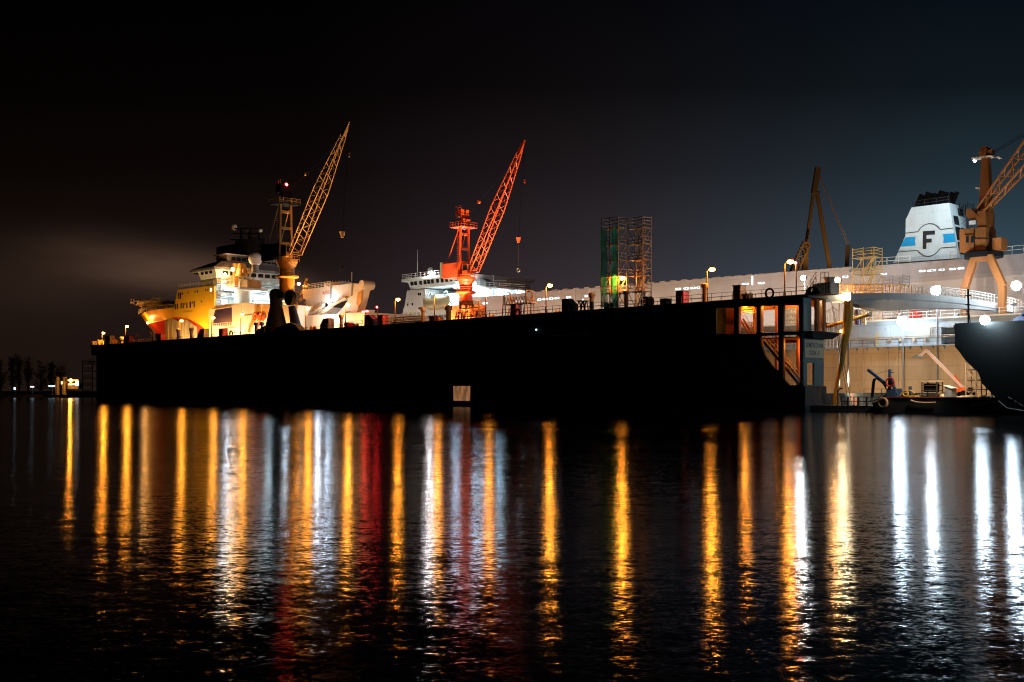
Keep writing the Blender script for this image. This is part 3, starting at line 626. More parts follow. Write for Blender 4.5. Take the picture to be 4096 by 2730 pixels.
# ------------------------------------------------------------------ ferry behind
def ferry():
    U = 62.0; UB = 88.0; G = lambda px, py, u=U: I(px, py, u)[::2]
    t = T('ferry', 'huge white car ferry with a blue striped letter funnel behind the docks', 'ferry', (-90, 75, 0))
    a_b = G(1622, 1240)[0]; a_h = G(1626, 1163)[0]; tipa = I(1566, 1260, 73)[0]
    aft = 46.0; zb = 16.0
    # lower hull with pointed bow and flared bulwark
    def outline(a_tip, sh): return [(aft, U), (a_b + 6, U), (a_b - 2, U + 1.5), (a_b - 8 + sh, U + 6), (a_tip, 75), (a_b - 8 + sh, UB - 6), (a_b - 2, UB - 1.5), (a_b + 6, UB), (aft, UB)]
    h = MB(); zbul = G(1640, 1238)[1]
    h.loft([[(a, u, -1) for a, u in outline(tipa + 7, 4)], [(a, u, 12) for a, u in outline(tipa + 3, 2)], [(a, u, zbul) for a, u in outline(tipa, 0)]])
    t.part('hull', h, M['ferry'])
    # accommodation block forward
    p1 = G(1612, 1241); p2 = G(1618, 1226); p3 = G(1628, 1163); p4 = G(1700, 1157); p5 = G(1700, 1233)
    t.part('front_house', MB().plate([p1, p2, p3, p4, (p5[0], p5[1] - 2), (p1[0], p1[1] - 2)], U + .02, UB - .02), M['ferry'])
    # deck notch with the lifeboat: back wall, floor
    q0 = G(1700, 1233); q1 = G(1892, 1233)
    t.part('boat_deck_wall', MB().box(q0[0] + .01, q1[0] - .01, U + 4.5, UB - 4, q0[1] - 1, G(1800, 1165)[1]), M['whouse'])
    # long garage side, sheer following the roof
    rf = [(1890, 1190), (2014, 1182), (2105, 1170), (2112, 1171), (2400, 1150), (2800, 1117), (3200, 1084), (3396, 1069)]
    base = zbul - 3
    side = [G(*p) for p in rf]; side += [(side[-1][0], base), (side[0][0], base)]
    t.part('garage_side', MB().plate(side, U + .03, UB - .03), M['ferry'])
    r2 = [G(3396, 1069), G(3503, 1064)]; t.part('recessed_side', MB().plate([(r2[0][0] + .01, r2[0][1] - .3), (r2[1][0] - .01, r2[1][1] - .3), (r2[1][0] - .01, base), (r2[0][0] + .01, base)], U + .8, UB - .8), M['whouse'])
    r3 = [G(3503, 1064), G(3874, 1035), G(4003, 1022), G(4300, 1000)]
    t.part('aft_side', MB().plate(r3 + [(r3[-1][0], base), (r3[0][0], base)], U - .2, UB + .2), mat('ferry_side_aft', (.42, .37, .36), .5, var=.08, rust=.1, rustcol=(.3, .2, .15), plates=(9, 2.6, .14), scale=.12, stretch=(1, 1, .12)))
    # roof hatches along the top edge
    hats = []
    for k in range(30):
        px = 2120 + k * 43; py = 1170.5 - (px - 2112) * .0776; p = G(px, py - 3); hats.append(MB()); hats[-1].box(p[0], p[0] + 1.6, U + .1, U + 1.2, p[1] - .6, p[1])
    t.parts('roof_hatch', hats, M['whull'])
    seam = []
    for px, y0, y1 in ((2402, 1150, 1230), (2607, 1135, 1215), (2303, 1160, 1240)):
        p = G(px, y0); q = G(px, y1); seam.append(MB()); seam[-1].box(p[0] - .04, p[0] + .04, U - .02, U + .03, q[1], p[1] - .1)
    t.parts('seam', seam, M['ferrydk'])
    pz = G(3010, 1105); pq = G(3010, 1140); t.part('glow_vent_pipe', MB().bar((pz[0], U - .1, pz[1]), (pz[0], U - .1, pq[1]), .14), M['winl'])  # pipe glows by emission; its brightness is put into the material
    # wheelhouse
    w0 = G(1632, 1157); w1 = G(1700, 1157)
    rings = []; wend = G(1842, 0)[0]
    zt, zb2 = G(1632, 1127)[1], G(1632, 1160)[1]
    for z, e in ((zb2, 0), (zt, 1.3)):
        rings.append([(w0[0] - e, U + 1, z), (w0[0] + 3, U - e * .3, z), (wend, U - e * .3, z), (wend, UB, z), (w0[0] + 3, UB, z), (w0[0] - e, UB - 1, z)])
    wh = t.part('wheelhouse', MB().loft(rings), M['whouse'])
    wr = MB(); wr.plate([(w0[0] - 2.6, U - .3), (w0[0], U - 1.2), (wend + 1, U - 1.2), (wend + 1, UB + 1), (w0[0], UB + 1), (w0[0] - 2.6, UB - .5)], zt, zt + .7, 'au'); t.part('wheelhouse_roof', wr, M['whouse'])
    for i, px in enumerate((1645, 1660, 1680, 1698, 1712, 1727, 1748, 1766, 1784, 1802, 1820)):
        p = G(px, 1131); q = G(px + 11, 1147); z0, z1 = zb2 + 1.0, zt - .25
        def fu(z): return U - 1.3 * .3 * (z - zb2) / (zt - zb2)
        wn = MB(); wn.add([(p[0], fu(z0) - .04, z0), (q[0], fu(z0) - .04, z0), (q[0], fu(z1) - .04, z1), (p[0], fu(z1) - .04, z1), (p[0], fu(z0) + .1, z0), (q[0], fu(z0) + .1, z0), (q[0], fu(z1) + .1, z1), (p[0], fu(z1) + .1, z1)],
               [(0, 1, 2, 3), (4, 7, 6, 5), (0, 4, 5, 1), (1, 5, 6, 2), (2, 6, 7, 3), (3, 7, 4, 0)])
        t.part('window', wn, M['glass'])
    t.part('wheelhouse_rail', MB().rail((w0[0] - 1.5, U - .8, zt + .7), (wend, U - .8, zt + .7), 1.25, 1.9, .07).rail((w0[0] - 1.5, U - .8, zt + .7), (w0[0] - 1.5, UB, zt + .7), 1.25, 2.2, .07), M['railw'])
    p = Vector(I(1670, 1127, U + 4)); mast = MB().cyl((p.x, p.y, zt), (p.x, p.y, I(1670, 1000, U + 4)[2]), .12, .05, 6).ball((I(1722, 0, U + 8)[0], U + 8, I(1722, 1086, U + 8)[2]), 1.0, sz=1.2).cyl((I(1722, 0, U + 8)[0], U + 8, zt), (I(1722, 0, U + 8)[0], U + 8, zt + 2), .3)
    t.part('mast', mast, M['railw'])
    # far part of the superstructure, with its upper decks and deck lights
    d0 = G(1840, 1190); J = lambda px, py, u: I(px, py, u)[::2]
    s = MB().plate([(J(1845, 0, U + 3.2)[0], d0[1] - 3), (J(2100, 0, U + 3.2)[0], d0[1] - 3), J(2100, 1166, U + 3.2), J(1845, 1137, U + 3.2)], U + 3.2, U + 12)
    t.part('deck_house', s, M['whouse'])
    s = MB().plate([J(1845, 1150, U + 7), J(1945, 1150, U + 7), J(1945, 1127, U + 7), J(1930, 1116, U + 7), J(1845, 1110, U + 7)], U + 7, U + 9.5); t.part('upper_house', s, M['greyroof'])
    dr = MB(); a0_, a1_ = J(1880, 0, U + 2)[0], J(2100, 0, U + 2)[0]
    dr.rail((a0_, U + 2, J(1880, 1148, U + 2)[1]), (a1_, U + 2, J(2100, 1164, U + 2)[1]), 1.5, 1.9, .08, 3)
    dr.rail(I(1950, 1142, U + 9), I(2025, 1144, U + 9), 1.4, 2.2, .07, 2)
    dr.bar(G3(2000 - 25, 1130, U + 4), G3(2000 - 25, 1103, U + 4), .16)
    t.part('deck_railing', dr, M['railw'])
    ov = MB().loft([[(J(x, 0, U + 2)[0], u_, J(x, y, U + 2)[1] + h_) for u_, h_ in ((U + 2, 0), (U + 5, 0), (U + 5, .3), (U + 2, .3))] for x, y in ((1880, 1148), (2100, 1164))]); t.part('deck_edge', ov, M['whouse'])
    lens = []; pts = [(1843, 1152, U + 1.0), (1837, 1130, U - 1.2), (1897, 1136, U + 2), (1912, 1165, U + 2.2), (1998, 1168, U + 2.2), (2075, 1174, U + 2.2), (1925, 1182, U + 2.4), (1790, 1208, U + 3.6), (1735, 1222, U + 3.8), (1715, 1228, U + 3.8), (1822, 1150, U + 2.4)]
    for px, py, u in pts:
        p = I(px, py, u); lens.append(MB().ball(p, .42, 10, 6, sx=1.5, sz=.7))
        t.light((p[0], p[1] - .3, p[2] - .7), 170, (.36, .76, 1.0), .2)
    t.parts('deck_light', lens, M['cool'])
    p = Vector(I(1725, 1098, U - .9)); t.part('roof_light', MB().ball(p, .5, 10, 6), M['cool']); t.light(p + V(0, -.8, .2), 1500, (1, .9, .8), .3)
    # side windows in lit rounded frames
    for px, py, w in ((2150, 1199, 15), (2171, 1197, 20), (2196, 1195, 17), (2219, 1193, 18), (2265, 1190, 19), (2339, 1185, 14), (2330, 1200, 6), (2701, 1157, 23), (2735, 1155, 20), (2761, 1153, 22), (2787, 1152, 13), (2968, 1137, 26), (3032, 1133, 26),
                      (3369, 1108, 24), (3522, 1097, 26), (3676, 1085, 26), (3709, 1083, 34), (3755, 1080, 24), (3798, 1077, 26), (3831, 1074, 26), (1931, 1214, 20), (2062, 1204, 20), (2086, 1203, 14)):
        uu = U - .2 if px > 3503 else U; p = I(px, py + 4.5, uu); q = I(px + w, py - 4.5, uu); z0, z1 = p[2], q[2]; r = (z1 - z0) / 2
        pl = [(p[0] + r - r * math.cos(k), z0 + r + r * math.sin(k)) for k in (-1.2, -.4, .4, 1.2)] + [(q[0] - r + r * math.cos(k), z0 + r + r * math.sin(k)) for k in (1.2, .4, -.4, -1.2)]
        f = t.part('window', MB().plate(pl, uu - .05, uu + .05), M['winl'])
        dw = (q[0] - p[0]); t.part('pane', MB().box(p[0] + dw * .42, q[0] - dw * .2, uu - .08, uu - .05, z0 + r * .45, z1 - r * .4), M['glass'], f)
    for px, py, w, hh in ((1672, 1172, 5, 11), (1679, 1172, 5, 11), (1629, 1215, 4, 10), (1647, 1213, 5, 10), (1674, 1230, 9, 7)):
        p = G(px, py + hh); q = G(px + w, py); t.part('window', MB().box(p[0], q[0], U - .03, U + .06, p[1], q[1]), M['glass'])
    ven = MB()
    for px in (1619, 1636, 1652, 1669):
        for k in range(5): p = G(px + k * 2.4, 1261); q = G(px + k * 2.4 + 1.6, 1251); ven.box(p[0], q[0], U - .04, U + .02, p[1], q[1])
    t.part('louvre', ven, M['signc'])
    p = G(1712, 1283); q = G(1836, 1252)
    t.part('lettering', text_mb('FINNBREEZE', (p[0], U - .05, p[1]), q[1] - p[1] - .2, q[0] - p[0], 'az', off=.02), M['ink'])
    # funnel
    UF = 65.5; K = lambda px, py: I(px, py, UF)[::2]
    pts = [(3573, 1052), (3622, 944), (3623, 879), (3646, 831), (3796, 812), (3832, 1033)]
    fn = t.part('funnel', MB().loft([[(K(x, y)[0], UF, K(x, y)[1]) for x, y in pts], [(K(x, y)[0] - (.0 if x < 3700 else .0), UF + 6.2, K(x, y)[1]) for x, y in pts]]), M['funnelw'])
    em = MB(); em2 = MB(); em.plate([K(x, y) for x, y in ((3602, 988), (3621, 951), (3662, 948), (3660, 967), (3663, 983))], UF - .04, UF + .02)
    em2.plate([K(x, y) for x, y in ((3773, 973), (3776, 955), (3771, 938), (3817, 934), (3822, 968))], UF - .04, UF + .02)
    t.parts('stripe', [em, em2], M['blue'], fn)
    c = K(3716, 961); rw = K(3716 + 55, 961)[0] - c[0]; rh = K(3716, 961 - 65)[1] - c[1]
    ln = MB(); n = 40
    for i in range(n):
        t0, t1 = 2 * math.pi * i / n, 2 * math.pi * (i + 1) / n
        m0 = (t0 + t1) / 2
        if abs(math.sin(m0)) < .60: continue
        ln.bar((c[0] + rw * math.cos(t0), UF - .03, c[1] + rh * math.sin(t0)), (c[0] + rw * math.cos(t1), UF - .03, c[1] + rh * math.sin(t1)), .13)
    for x0, y0, x1, y1 in ((3622, 934, 3672, 928), (3760, 920, 3812, 913), (3592, 1009, 3672, 1002), (3762, 993, 3826, 988)):
        p, q = K(x0, y0), K(x1, y1); ln.bar((p[0], UF - .03, p[1]), (q[0], UF - .03, q[1]), .12)
    t.part('emblem_line', ln, M['ink'], fn)
    fx0, fx1, fy0, fy1 = 3691, 3740, 923, 997
    FP = [(fx0, fy1), (fx0 + 1, fy0 + 3), (fx1, fy0), (fx1, fy0 + 16), (fx0 + 15, fy0 + 18), (fx0 + 15, fy0 + 33), (fx1 - 13, fy0 + 32), (fx1 - 13, fy0 + 48), (fx0 + 15, fy0 + 49), (fx0 + 14, fy1)]
    t.part('letter', MB().plate([K(x, y) for x, y in FP], UF - .05, UF + .02), M['ink'], fn)
    # windows in the aft face of the funnel
    k0 = K(3796, 812); k1 = K(3832, 1033)
    def FA(s, z, e=.04): return (k0[0] + (k1[0] - k0[0]) * (k0[1] - z) / (k0[1] - k1[1]) + e, UF + s, z)
    for (s0, s1, f0, f1) in ((.9, 2.9, .22, .38), (.9, 3.0, .42, .66), (3.2, 5.6, .42, .66), (.9, 3.0, .70, .92), (3.2, 5.6, .70, .92), (3.2, 5.4, .06, .2)):
        za = k0[1] - (k0[1] - k1[1]) * f0; zc = k0[1] - (k0[1] - k1[1]) * f1
        fr = [FA(s0, zc), FA(s1, zc), FA(s1, za), FA(s0, za)]; bk = [FA(s0, zc, -.1), FA(s1, zc, -.1), FA(s1, za, -.1), FA(s0, za, -.1)]
        t.part('window', MB().add(fr + bk, [(0, 1, 2, 3), (4, 7, 6, 5), (0, 4, 5, 1), (1, 5, 6, 2), (2, 6, 7, 3), (3, 7, 4, 0)]), M['glass'], fn)
    ex = []
    for px, dy, r in ((3668, 0, .55), (3700, -8, .8), (3722, -6, .4), (3755, -14, .9), (3790, -10, .5), (3808, -12, .35)):
        p = Vector(I(px, 826, UF + 3)); q = Vector(I(px + 22, 780 + dy, UF + 3)); ex.append(MB().cyl(p, q, r, n=10))
    t.parts('exhaust_pipe', ex, M['black'], fn)
    t.part('funnel_rail', MB().rail(I(3650, 830, UF), I(3796, 811, UF), 1.1, 2, .07), M['ink'], fn); fr = MB(); fr.lattice(I(3862, 1040, UF + 5), I(3866, 815, UF + 5), 2.5, 2.5, 1.5, 1.5, 10, (0, 1, 0), .1, .06)
    t.part('lattice_mast', fr, M['ink'], fn)
    t.parts('aft_railing', [MB().rail(I(3503, 1062, U), I(3640, 1052, U), 1.3, 1.7, .09), MB().rail(I(3800, 1037, U), I(3880, 1034, U), 1.3, 1.7, .09), MB().rail(I(4003, 1020, U), I(4096, 1012, U), 1.3, 1.7, .09)], M['railw'])
    # fast rescue boat in the notch
    return t
def G3(px, py, u): return I(px, py, u)
FT = ferry()

def lifeboat():
    o = I(1745, 1215, 61.5); t = T('lifeboat', 'enclosed olive lifeboat hanging in davits in the ferry side', 'lifeboat', o)
    c = Vector(o); L_ = 5.6; rings = []
    for i in range(15):
        s = -1 + 2 * i / 14; w = 1.55 * max(.02, (1 - abs(s) ** 2.6)); zt = 1.5 + .5 * s * s; zb = -1.7 + 1.6 * abs(s) ** 3
        rings.append([(c.x + s * L_, c.y + w * math.cos(k), c.z + (zt if math.sin(k) > 0 else -zb) * math.sin(k) * (1 if math.sin(k) > 0 else 1)) for k in [j * math.pi / 6 for j in range(12)]])
    t.part('hull', MB().loft(rings, smooth=True), mat('lifeboat_paint', (.34, .27, .14), .45))
    t.part('cabin', MB().box(c.x - 1.2, c.x + 2.2, c.y - .8, c.y + .8, c.z + 1.2, c.z + 2.3), M['whouse'])
    for a in (-3.2, 3.4):
        dv = MB(); dv.bar((c.x + a, c.y + 3, c.z - 1), (c.x + a, c.y + .6, c.z + 3.3), .4); dv.bar((c.x + a, c.y + .6, c.z + 3.3), (c.x + a, c.y - .4, c.z + 2.6), .3); dv.bar((c.x + a, c.y - .2, c.z + 2.6), (c.x + a, c.y - .2, c.z + 1.2), .08)
        t.part('davit', dv, M['railw'])
lifeboat()

# ------------------------------------------------------------------ offshore ship in the dock
def offshore():
    US, UC, UE = 9.0, 20.0, 31.0; G = lambda px, py, u=US: I(px, py, u)[::2]
    t = T('offshore_ship', 'offshore ship with yellow bow block and red underwater hull standing in the dock', 'ship', (-170, 20, 3.4))
    # bow: loft of stations from the tip aft; each station = outline over height levels (z, half breadth)
    tip = I(583, 1260, UC)[0]; zk = 17.0; zr = 22.3; ztop = 25.2
    levels = [(4, 0.2, 34), (zk, .35, 13), (19.5, .62, 8), (zr, .86, 3.0), (ztop, 1.0, 0)]   # height, fullness, setback of the stem
    def half(s, full):                      # s metres aft of the stem at this level
        return 11 * min(1, (max(0, s) / 26) ** .62) * (full if s < 30 else 1) if s > 0 else .02
    def ring_at(z, full, sb, aend):
        n = 14; near = []; far = []
        for i in range(n + 1):
            a = tip + sb + (aend - tip - sb) * (i / n) ** 1.6; hw = half(a - tip - sb, full)
            near.append((a, UC - hw, z)); far.append((a, UC + hw, z))
        return near[::-1] + far
    aend = G(835, 1300)[0]
    low = MB().loft([ring_at(z, f, sb, aend) for z, f, sb in levels[:4]], closed=True, smooth=True)
    t.part('red_hull', low, M['rhull'])
    upn = MB().loft([ring_at(z, f, sb, aend) for z, f, sb in ((zr + .01, .86, 2.95), (ztop, 1.0, 0))], smooth=True); t.part('bow_bulwark', upn, M['yhull'])
    t.part('white_band', MB().loft([[(p[0], p[1] + (-.06 if p[1] < UC else .06), p[2]) for p in ring_at(z, .86, 2.9, aend)] for z in (zr - .14, zr + .02)], cap=False), M['railw'])
    # yellow forward block with raked front, red arch below
    arch = [(693, 1268), (725, 1269), (752, 1275), (780, 1288), (803, 1302), (836, 1328)]
    blk = [G(713, 1160), G(858, 1143), G(858, 1228), G(836, 1240), G(836, 1328)] + [G(*p) for p in arch[::-1][1:]] + [G(693, 1255)]
    yb = t.part('forward_block', MB().plate(blk, US - .15, UE + .15), M['yhull'])
    red = [G(*p) for p in arch] + [G(836, 1352), G(803, 1318), G(770, 1292), G(740, 1279), G(693, 1277)]
    t.part('red_arch', MB().plate(red, US - .12, US + .6), M['rhull'])
    # port windows
    for px, py, w, h in [(716, 1173, 4, 24), (723, 1172, 4, 25), (731, 1172, 3, 9), (753, 1169, 3, 9), (781, 1163, 3, 10), (791, 1162, 3, 10), (824, 1157, 3, 10), (832, 1157, 3, 9), (703, 1217, 4, 22), (711, 1216, 4, 20), (725, 1213, 4, 22), (733, 1213, 4, 22), (740, 1212, 3, 8), (748, 1212, 4, 22), (761, 1208, 5, 25), (770, 1207, 3, 9), (777, 1206, 4, 25), (806, 1202, 3, 9), (858 - 15, 1153, 5, 14)]:
        p = G(px, py + h); q = G(px + w, py)
        t.part('window', MB().box(p[0], q[0], US - .19, US - .10, p[1], q[1]), M['winl'] if px > 840 else M['glass'], yb)
    p = G(735, 1252); q = G(771, 1242); t.part('lettering', text_mb('HAVYARD 833', (p[0], US - .17, p[1]), q[1] - p[1], q[0] - p[0]), M['ink'], yb)
    # white after hull
    wh = [G(836, 1232), G(858, 1223), G(970, 1211), G(1000, 1212), G(1190, 1222), G(1190, 1345), G(836, 1372)]
    wp = t.part('after_hull', MB().plate(wh, US, UE), M['whull'])
    t.part('hull_panel', MB().plate([G(853, 1305), G(856, 1262), G(864, 1234), G(928, 1228), G(928, 1300), G(924, 1304)], US - .08, US + .02), M['violet'], wp)
    t.part('panel_rail', MB().rail(G3(838, 1313, US - .15), G3(926, 1305, US - .15), 1.0, .9, .08, 2), M['railw'], wp)
    fr = MB(); 
    for x0, y0, x1, y1 in ((832, 1238, 832, 1312), (968, 1212, 968, 1320), (1030, 1215, 1030, 1290)):
        p, q = G(x0, y0), G(x1, y1); fr.box(p[0] - .12, p[0] + .12, US - .14, US + .01, q[1], p[1])
    for x0, y, x1, y1 in ((845, 1240, 928, 1228), (892, 1318, 955, 1312)):
        fr.bar(G3(x0, y, US - .1), G3(x1, y1, US - .1), .2)
    t.part('hull_frame', fr, M['whull'], wp)
    stern = MB().plate([G(1190, 1262), G(1432, 1248), G(1432, 1310), G(1190, 1345)], US + 2, UE - 2); t.part('stern_hull', stern, M['whull'])
    t.part('hull_frame', MB().box(G(968, 0)[0], G(1050, 0)[0], US - .1, US, G(1000, 1262)[1], G(1000, 1262)[1] + .15), M['ferrydk'], wp)
    # bridge: windows raked outwards, big dark roof, upper bridge
    a0, a1 = G(790, 1120)[0], G(866, 1120)[0]; z0, z1 = G(800, 1122)[1], G(800, 1088)[1]; u1 = 29.0
    def oc(e, a0_=a0): return [(a0_ - e * 1.6, US + 3), (a0_ + 2 - e, US - e * .25), (a1, US - e * .25), (a1 + e * .3, US + 1), (a1 + e * .3, u1), (a1, u1 + 1), (a0_ + 2, u1 + 1), (a0_ - e * 1.6, u1 - 3)]
    br = t.part('bridge', MB().loft([[(a, u, z0) for a, u in oc(0)], [(a, u, z1) for a, u in oc(1.4)]]), M['whouse'])
    t.part('bridge_base', MB().plate([G(800, 1145), G(864, 1140), G(864, 1119), G(800, 1122)], US + .3, u1 - .5), M['whouse'])
    t.part('roof', MB().loft([[(a, u, z1) for a, u in oc(2.8, a0 - 1.5)], [(a, u, z1 + .6) for a, u in oc(3.0, a0 - 2)], [(a, u, z1 + 2.3) for a, u in [(a0 + 3, US + 6), (a0 + 4, US + 2), (a1 - 1, US + 2), (a1 - .6, US + 3), (a1 - .6, u1 - 1), (a1 - 1, u1), (a0 + 4, u1), (a0 + 3, u1 - 5)]]]), M['greyroof'], br)
    zt = z1 + 2.25; up = MB().loft([[(a, u, zt) for a, u in ((a0 + 4.5, US + 4), (a1 - 1.5, US + 4), (a1 - 1.5, u1 - 2), (a0 + 4.5, u1 - 2))], [(a, u, zt + 1.9) for a, u in ((a0 + 3.7, US + 3.5), (a1 - 1.2, US + 3.5), (a1 - 1.2, u1 - 1.5), (a0 + 3.7, u1 - 1.5))]])
    t.part('upper_bridge', up, M['greyroof'], br); t.part('upper_roof', MB().box(a0 + 3, a1 - .8, US + 3, u1 - 1, zt + 1.9, zt + 2.15), M['seamw'], br)
    for k in range(9):
        u = US + 5 + k * 1.5; t.part('window', MB().box(a1 - 1.42, a1 - 1.18, u, u + 1.15, zt + .5, zt + 1.4), M['glass'], br)
    for k in range(3):
        a = a0 + 2.4 + k * 2.2
        t.part('window', MB().add([(a - .25 * 1, US - .06, z0 + .7), (a + 1.5 - .25, US - .06, z0 + .7), (a + 1.4, US - .36, z1 - .3), (a - .1, US - .36, z1 - .3), (a - .25, US + .2, z0 + .7), (a + 1.25, US + .2, z0 + .7), (a + 1.4, US, z1 - .3), (a - .1, US, z1 - .3)],
               [(0, 1, 2, 3), (4, 7, 6, 5), (0, 4, 5, 1), (1, 5, 6, 2), (2, 6, 7, 3), (3, 7, 4, 0)]), M['glass'], br)
    for k in range(9):
        u = US + 1.6 + k * 2.05; t.part('window', MB().box(a1 + .1, a1 + .62, u, u + 1.3, z0 + .9, z1 - .35), M['glass'], br)
    # mast, domes
    mo = I(985, 1040, 20); za = z1 + 4.3; ms = MB()
    for (px, r) in ((965, .5), (1000, .6), (1038, .5)):
        p = I(px, 1035, 20); ms.bar((p[0], 20, za - 1), (p[0], 20, I(px, 915, 20)[2]), r)
    for py in (915, 935, 960, 985, 1005):
        p = I(935 if py < 950 else 925, py, 20); q = I(1048, py, 20); ms.bar((p[0], 20, p[2]), (q[0], 20, q[2]), .5, .35)
    ms.box(I(905, 0, 20)[0], I(960, 0, 20)[0], 18, 22, za - 1.5, I(930, 985, 20)[2]).box(I(872, 0, 18)[0], I(885, 0, 18)[0], 17.5, 18.5, za - 2, I(875, 990, 18)[2])
    ms.box(I(960, 0, 20)[0], I(1040, 0, 20)[0], 18.5, 21.5, za - 1, I(1000, 960, 20)[2])
    t.part('mast', ms, M['black'])
    for px, py, r in ((937, 910, 12), (1042, 923, 8), (994, 923, 4)):
        p = I(px, py, 20); t.part('radar_dome', MB().ball(p, r / F * 288, 14, 9, sz=1.05), M['whouse'])
    p = I(1021, 1038, 14); t.part('radome', MB().ball(p, 27 / F * 278, 20, 12), M['whouse'], label='largest round white dome'); 
    t.part('dome_stand', MB().cyl((p[0], p[1], p[2] - 3.4), (p[0], p[1], p[2] - 1.4), .9), M['grey'])
    # helideck over the bow
    hc = I(678, 1222, UC)[0]; hr = 9.8; zh = I(640, 1224, UC)[2]
    hd = MB().cyl((hc, UC, zh), (hc, UC, zh + .35), hr, n=8); t.part('helideck', hd, M['whull'])
    sp = MB().ring((hc, UC, zh - .6), hr * .85, .14, 'z', 16, 5)
    for k in range(8):
        an = k * math.pi / 4 + .3; c, s_ = math.cos(an), math.sin(an); sp.bar((hc + c * hr * .85, UC + s_ * hr * .85, zh - .5), (hc + 3 + c * hr * .3, UC + s_ * hr * .3, ztop - 1.2), .3); sp.bar((hc, UC, zh - .3), (hc + c * hr * .95, UC + s_ * hr * .95, zh - .3), .25)
    for k in range(26):
        an = k * 2 * math.pi / 26; c, s_ = math.cos(an) * (hr + 1), math.sin(an) * (hr + 1)
        if k % 2 == 0: sp.bar((hc + c * .93, UC + s_ * .93, zh + .1), (hc + c, UC + s_, zh + .5), .1)
        if 9 < k < 18 or k > 22: sp.bar((hc + c, UC + s_, zh + .1), (hc + c, UC + s_, zh + 1.7), .16)
    sp.ring((hc, UC, zh + .3), hr + 1, .08, 'z', 26, 4)
    a_, b_ = I(609, 1195, UC - 8), I(642, 1195, UC - 8); zc = a_[2]
    sp.bar(a_, b_, .12).bar(a_, (a_[0] - 1, a_[1], zh), .12).bar((a_[0] + 3, a_[1], zh), (a_[0] + 3, a_[1], zc), .12).bar(b_, (b_[0] - 2, b_[1], zh), .12)
    t.part('helideck_frame', sp, M['whull'])
    t.part('bow_rail', MB().rail((tip + 8, UC - 6.1, ztop), (tip + 20, UC - 9.9, ztop), 1.3, 1.2, .09, 2).rail((tip + 20, UC - 9.9, ztop - .1), (G(690, 0)[0], US + .2, ztop - .4), 1.3, 1.2, .09, 2), M['railw'])
    p = I(590, 1273, UC - 2); t.part('lettering', text_mb('EBROVM', (tip + 2.3, UC - 5.2, 23.6), .9, 4.2), M['ink'])
    tr = MB().rail(G3(716, 1160, US), G3(855, 1143, US), 1.2, 1.5, .07, 3); t.part('block_rail', tr, M['railw'])
    # lamp on the red stem, white stem marks
    p = I(611, 1293, UC - 5.5); t.part('stem_lamp', MB().ball((p[0], p[1] - 1.5, p[2]), .33, 10, 6), M['sod']); t.light((p[0], p[1] - 2.6, p[2] + .2), 520, SODW, .2)
    ax = aend  # aft face of the accommodation: decks with railings, lit by cool lamps
    aw = a1 - .9; zd = G(870, 1228)[1]
    t.part('house_aft', MB().box(aw - 5, aw, US + .5, u1, zd - 2, z0), M['whouse'])
    dk = MB(); rr = MB()
    for k in range(4):
        z = zd + .4 + k * (z0 - zd) / 4; dk.box(aw, aw + 2.6, US + .3, u1, z, z + .14); rr.rail((aw + 2.5, US + .4, z + .14), (aw + 2.5, u1, z + .14), 1.05, 1.2, .07, 3); rr.rail((aw + .2, US + .35, z + .14), (aw + 2.4, US + .35, z + .14), 1.05, 1.1, .07, 3)
        for u in (US + .4, US + 5, US + 10, US + 15): rr.bar((aw + 2.4, u, z), (aw + 2.4, u, z + 2.2), .12)
    t.part('deck', dk, M['grey']); t.part('deck_rail', rr, M['railw'])
    ll = []
    for u, k, e in ((10.2, 2.6, 300), (13, 1.5, 260), (16.5, 2.7, 300), (19.5, .7, 600), (22.5, 1.7, 300), (25.5, .6, 700), (27.5, 1.6, 500), (14, .7, 300), (10.5, .6, 260)):
        z = zd + .4 + k * (z0 - zd) / 4; ll.append(MB().ball((aw + 2.8, u, z), .30, 8, 5)); t.light((aw + 3.5, u, z - .1), e * .8, (.72, .95, .98), .2)
    t.parts('deck_lamp', ll, M['cool'])
    # deck machinery with orange structure behind the hull side
    dc = MB(); p0 = I(985, 1220, 16); rg = random.Random(3)
    dc.cyl((p0[0], 15, p0[2] - 1), (p0[0], 15, I(985, 1165, 15)[2]), 2.1, n=16).box(p0[0] - 5, p0[0] + 5.5, 11, 19, I(985, 1165, 15)[2], I(985, 1165, 15)[2] + .5)
    t.part('crane_pedestal', dc, M['whull'])
    cr = MB(); zc = I(985, 1165, 15)[2] + .5
    cr.box(p0[0] - 4.5, p0[0] - 1, 12, 18, zc, zc + 2.8).box(p0[0] - .6, p0[0] + .4, 12.4, 13.4, zc, zc + 6.5).box(p0[0] + .5, p0[0] + 4, 14, 18, zc, zc + 2.2).bar((p0[0] - 9, 14, zc + 2.4), (p0[0] + 5, 14, zc + 4.4), 1.1).cyl((p0[0] + 3, 13, zc + 3), (p0[0] + 3, 13, zc + 6.2), 1.7, .9, 14).rail((p0[0] - 5, 11.1, zc), (p0[0] + 5.4, 11.1, zc), 1.1, 1.2, .08)
    for k in range(30):
        p = (p0[0] + rg.uniform(-8, 5), rg.uniform(12, 16), zc + rg.uniform(1, 5.5)); cr.bar(p, (p[0] + rg.uniform(-2, 2), p[1], p[2] + rg.uniform(-1.2, 1.2)), rg.choice((.1, .2, .35)))
    t.part('deck_crane', cr, M['crnY']); 
    p = (p0[0] + 2.8, 10.6, zc + 4.6); t.part('work_lamp', MB().ball(p, .42, 10, 6), M['warm']); t.light((p[0], p[1] - .6, p[2]), 1000, SODW, .3)
    t.light((p0[0] - 7, 11, zc + 6), 380, SOD, .3); t.part('work_lamp', MB().ball((I(908, 1090, 11)[0], 10.5, I(908, 1098, 11)[2]), .3), M['warm'])
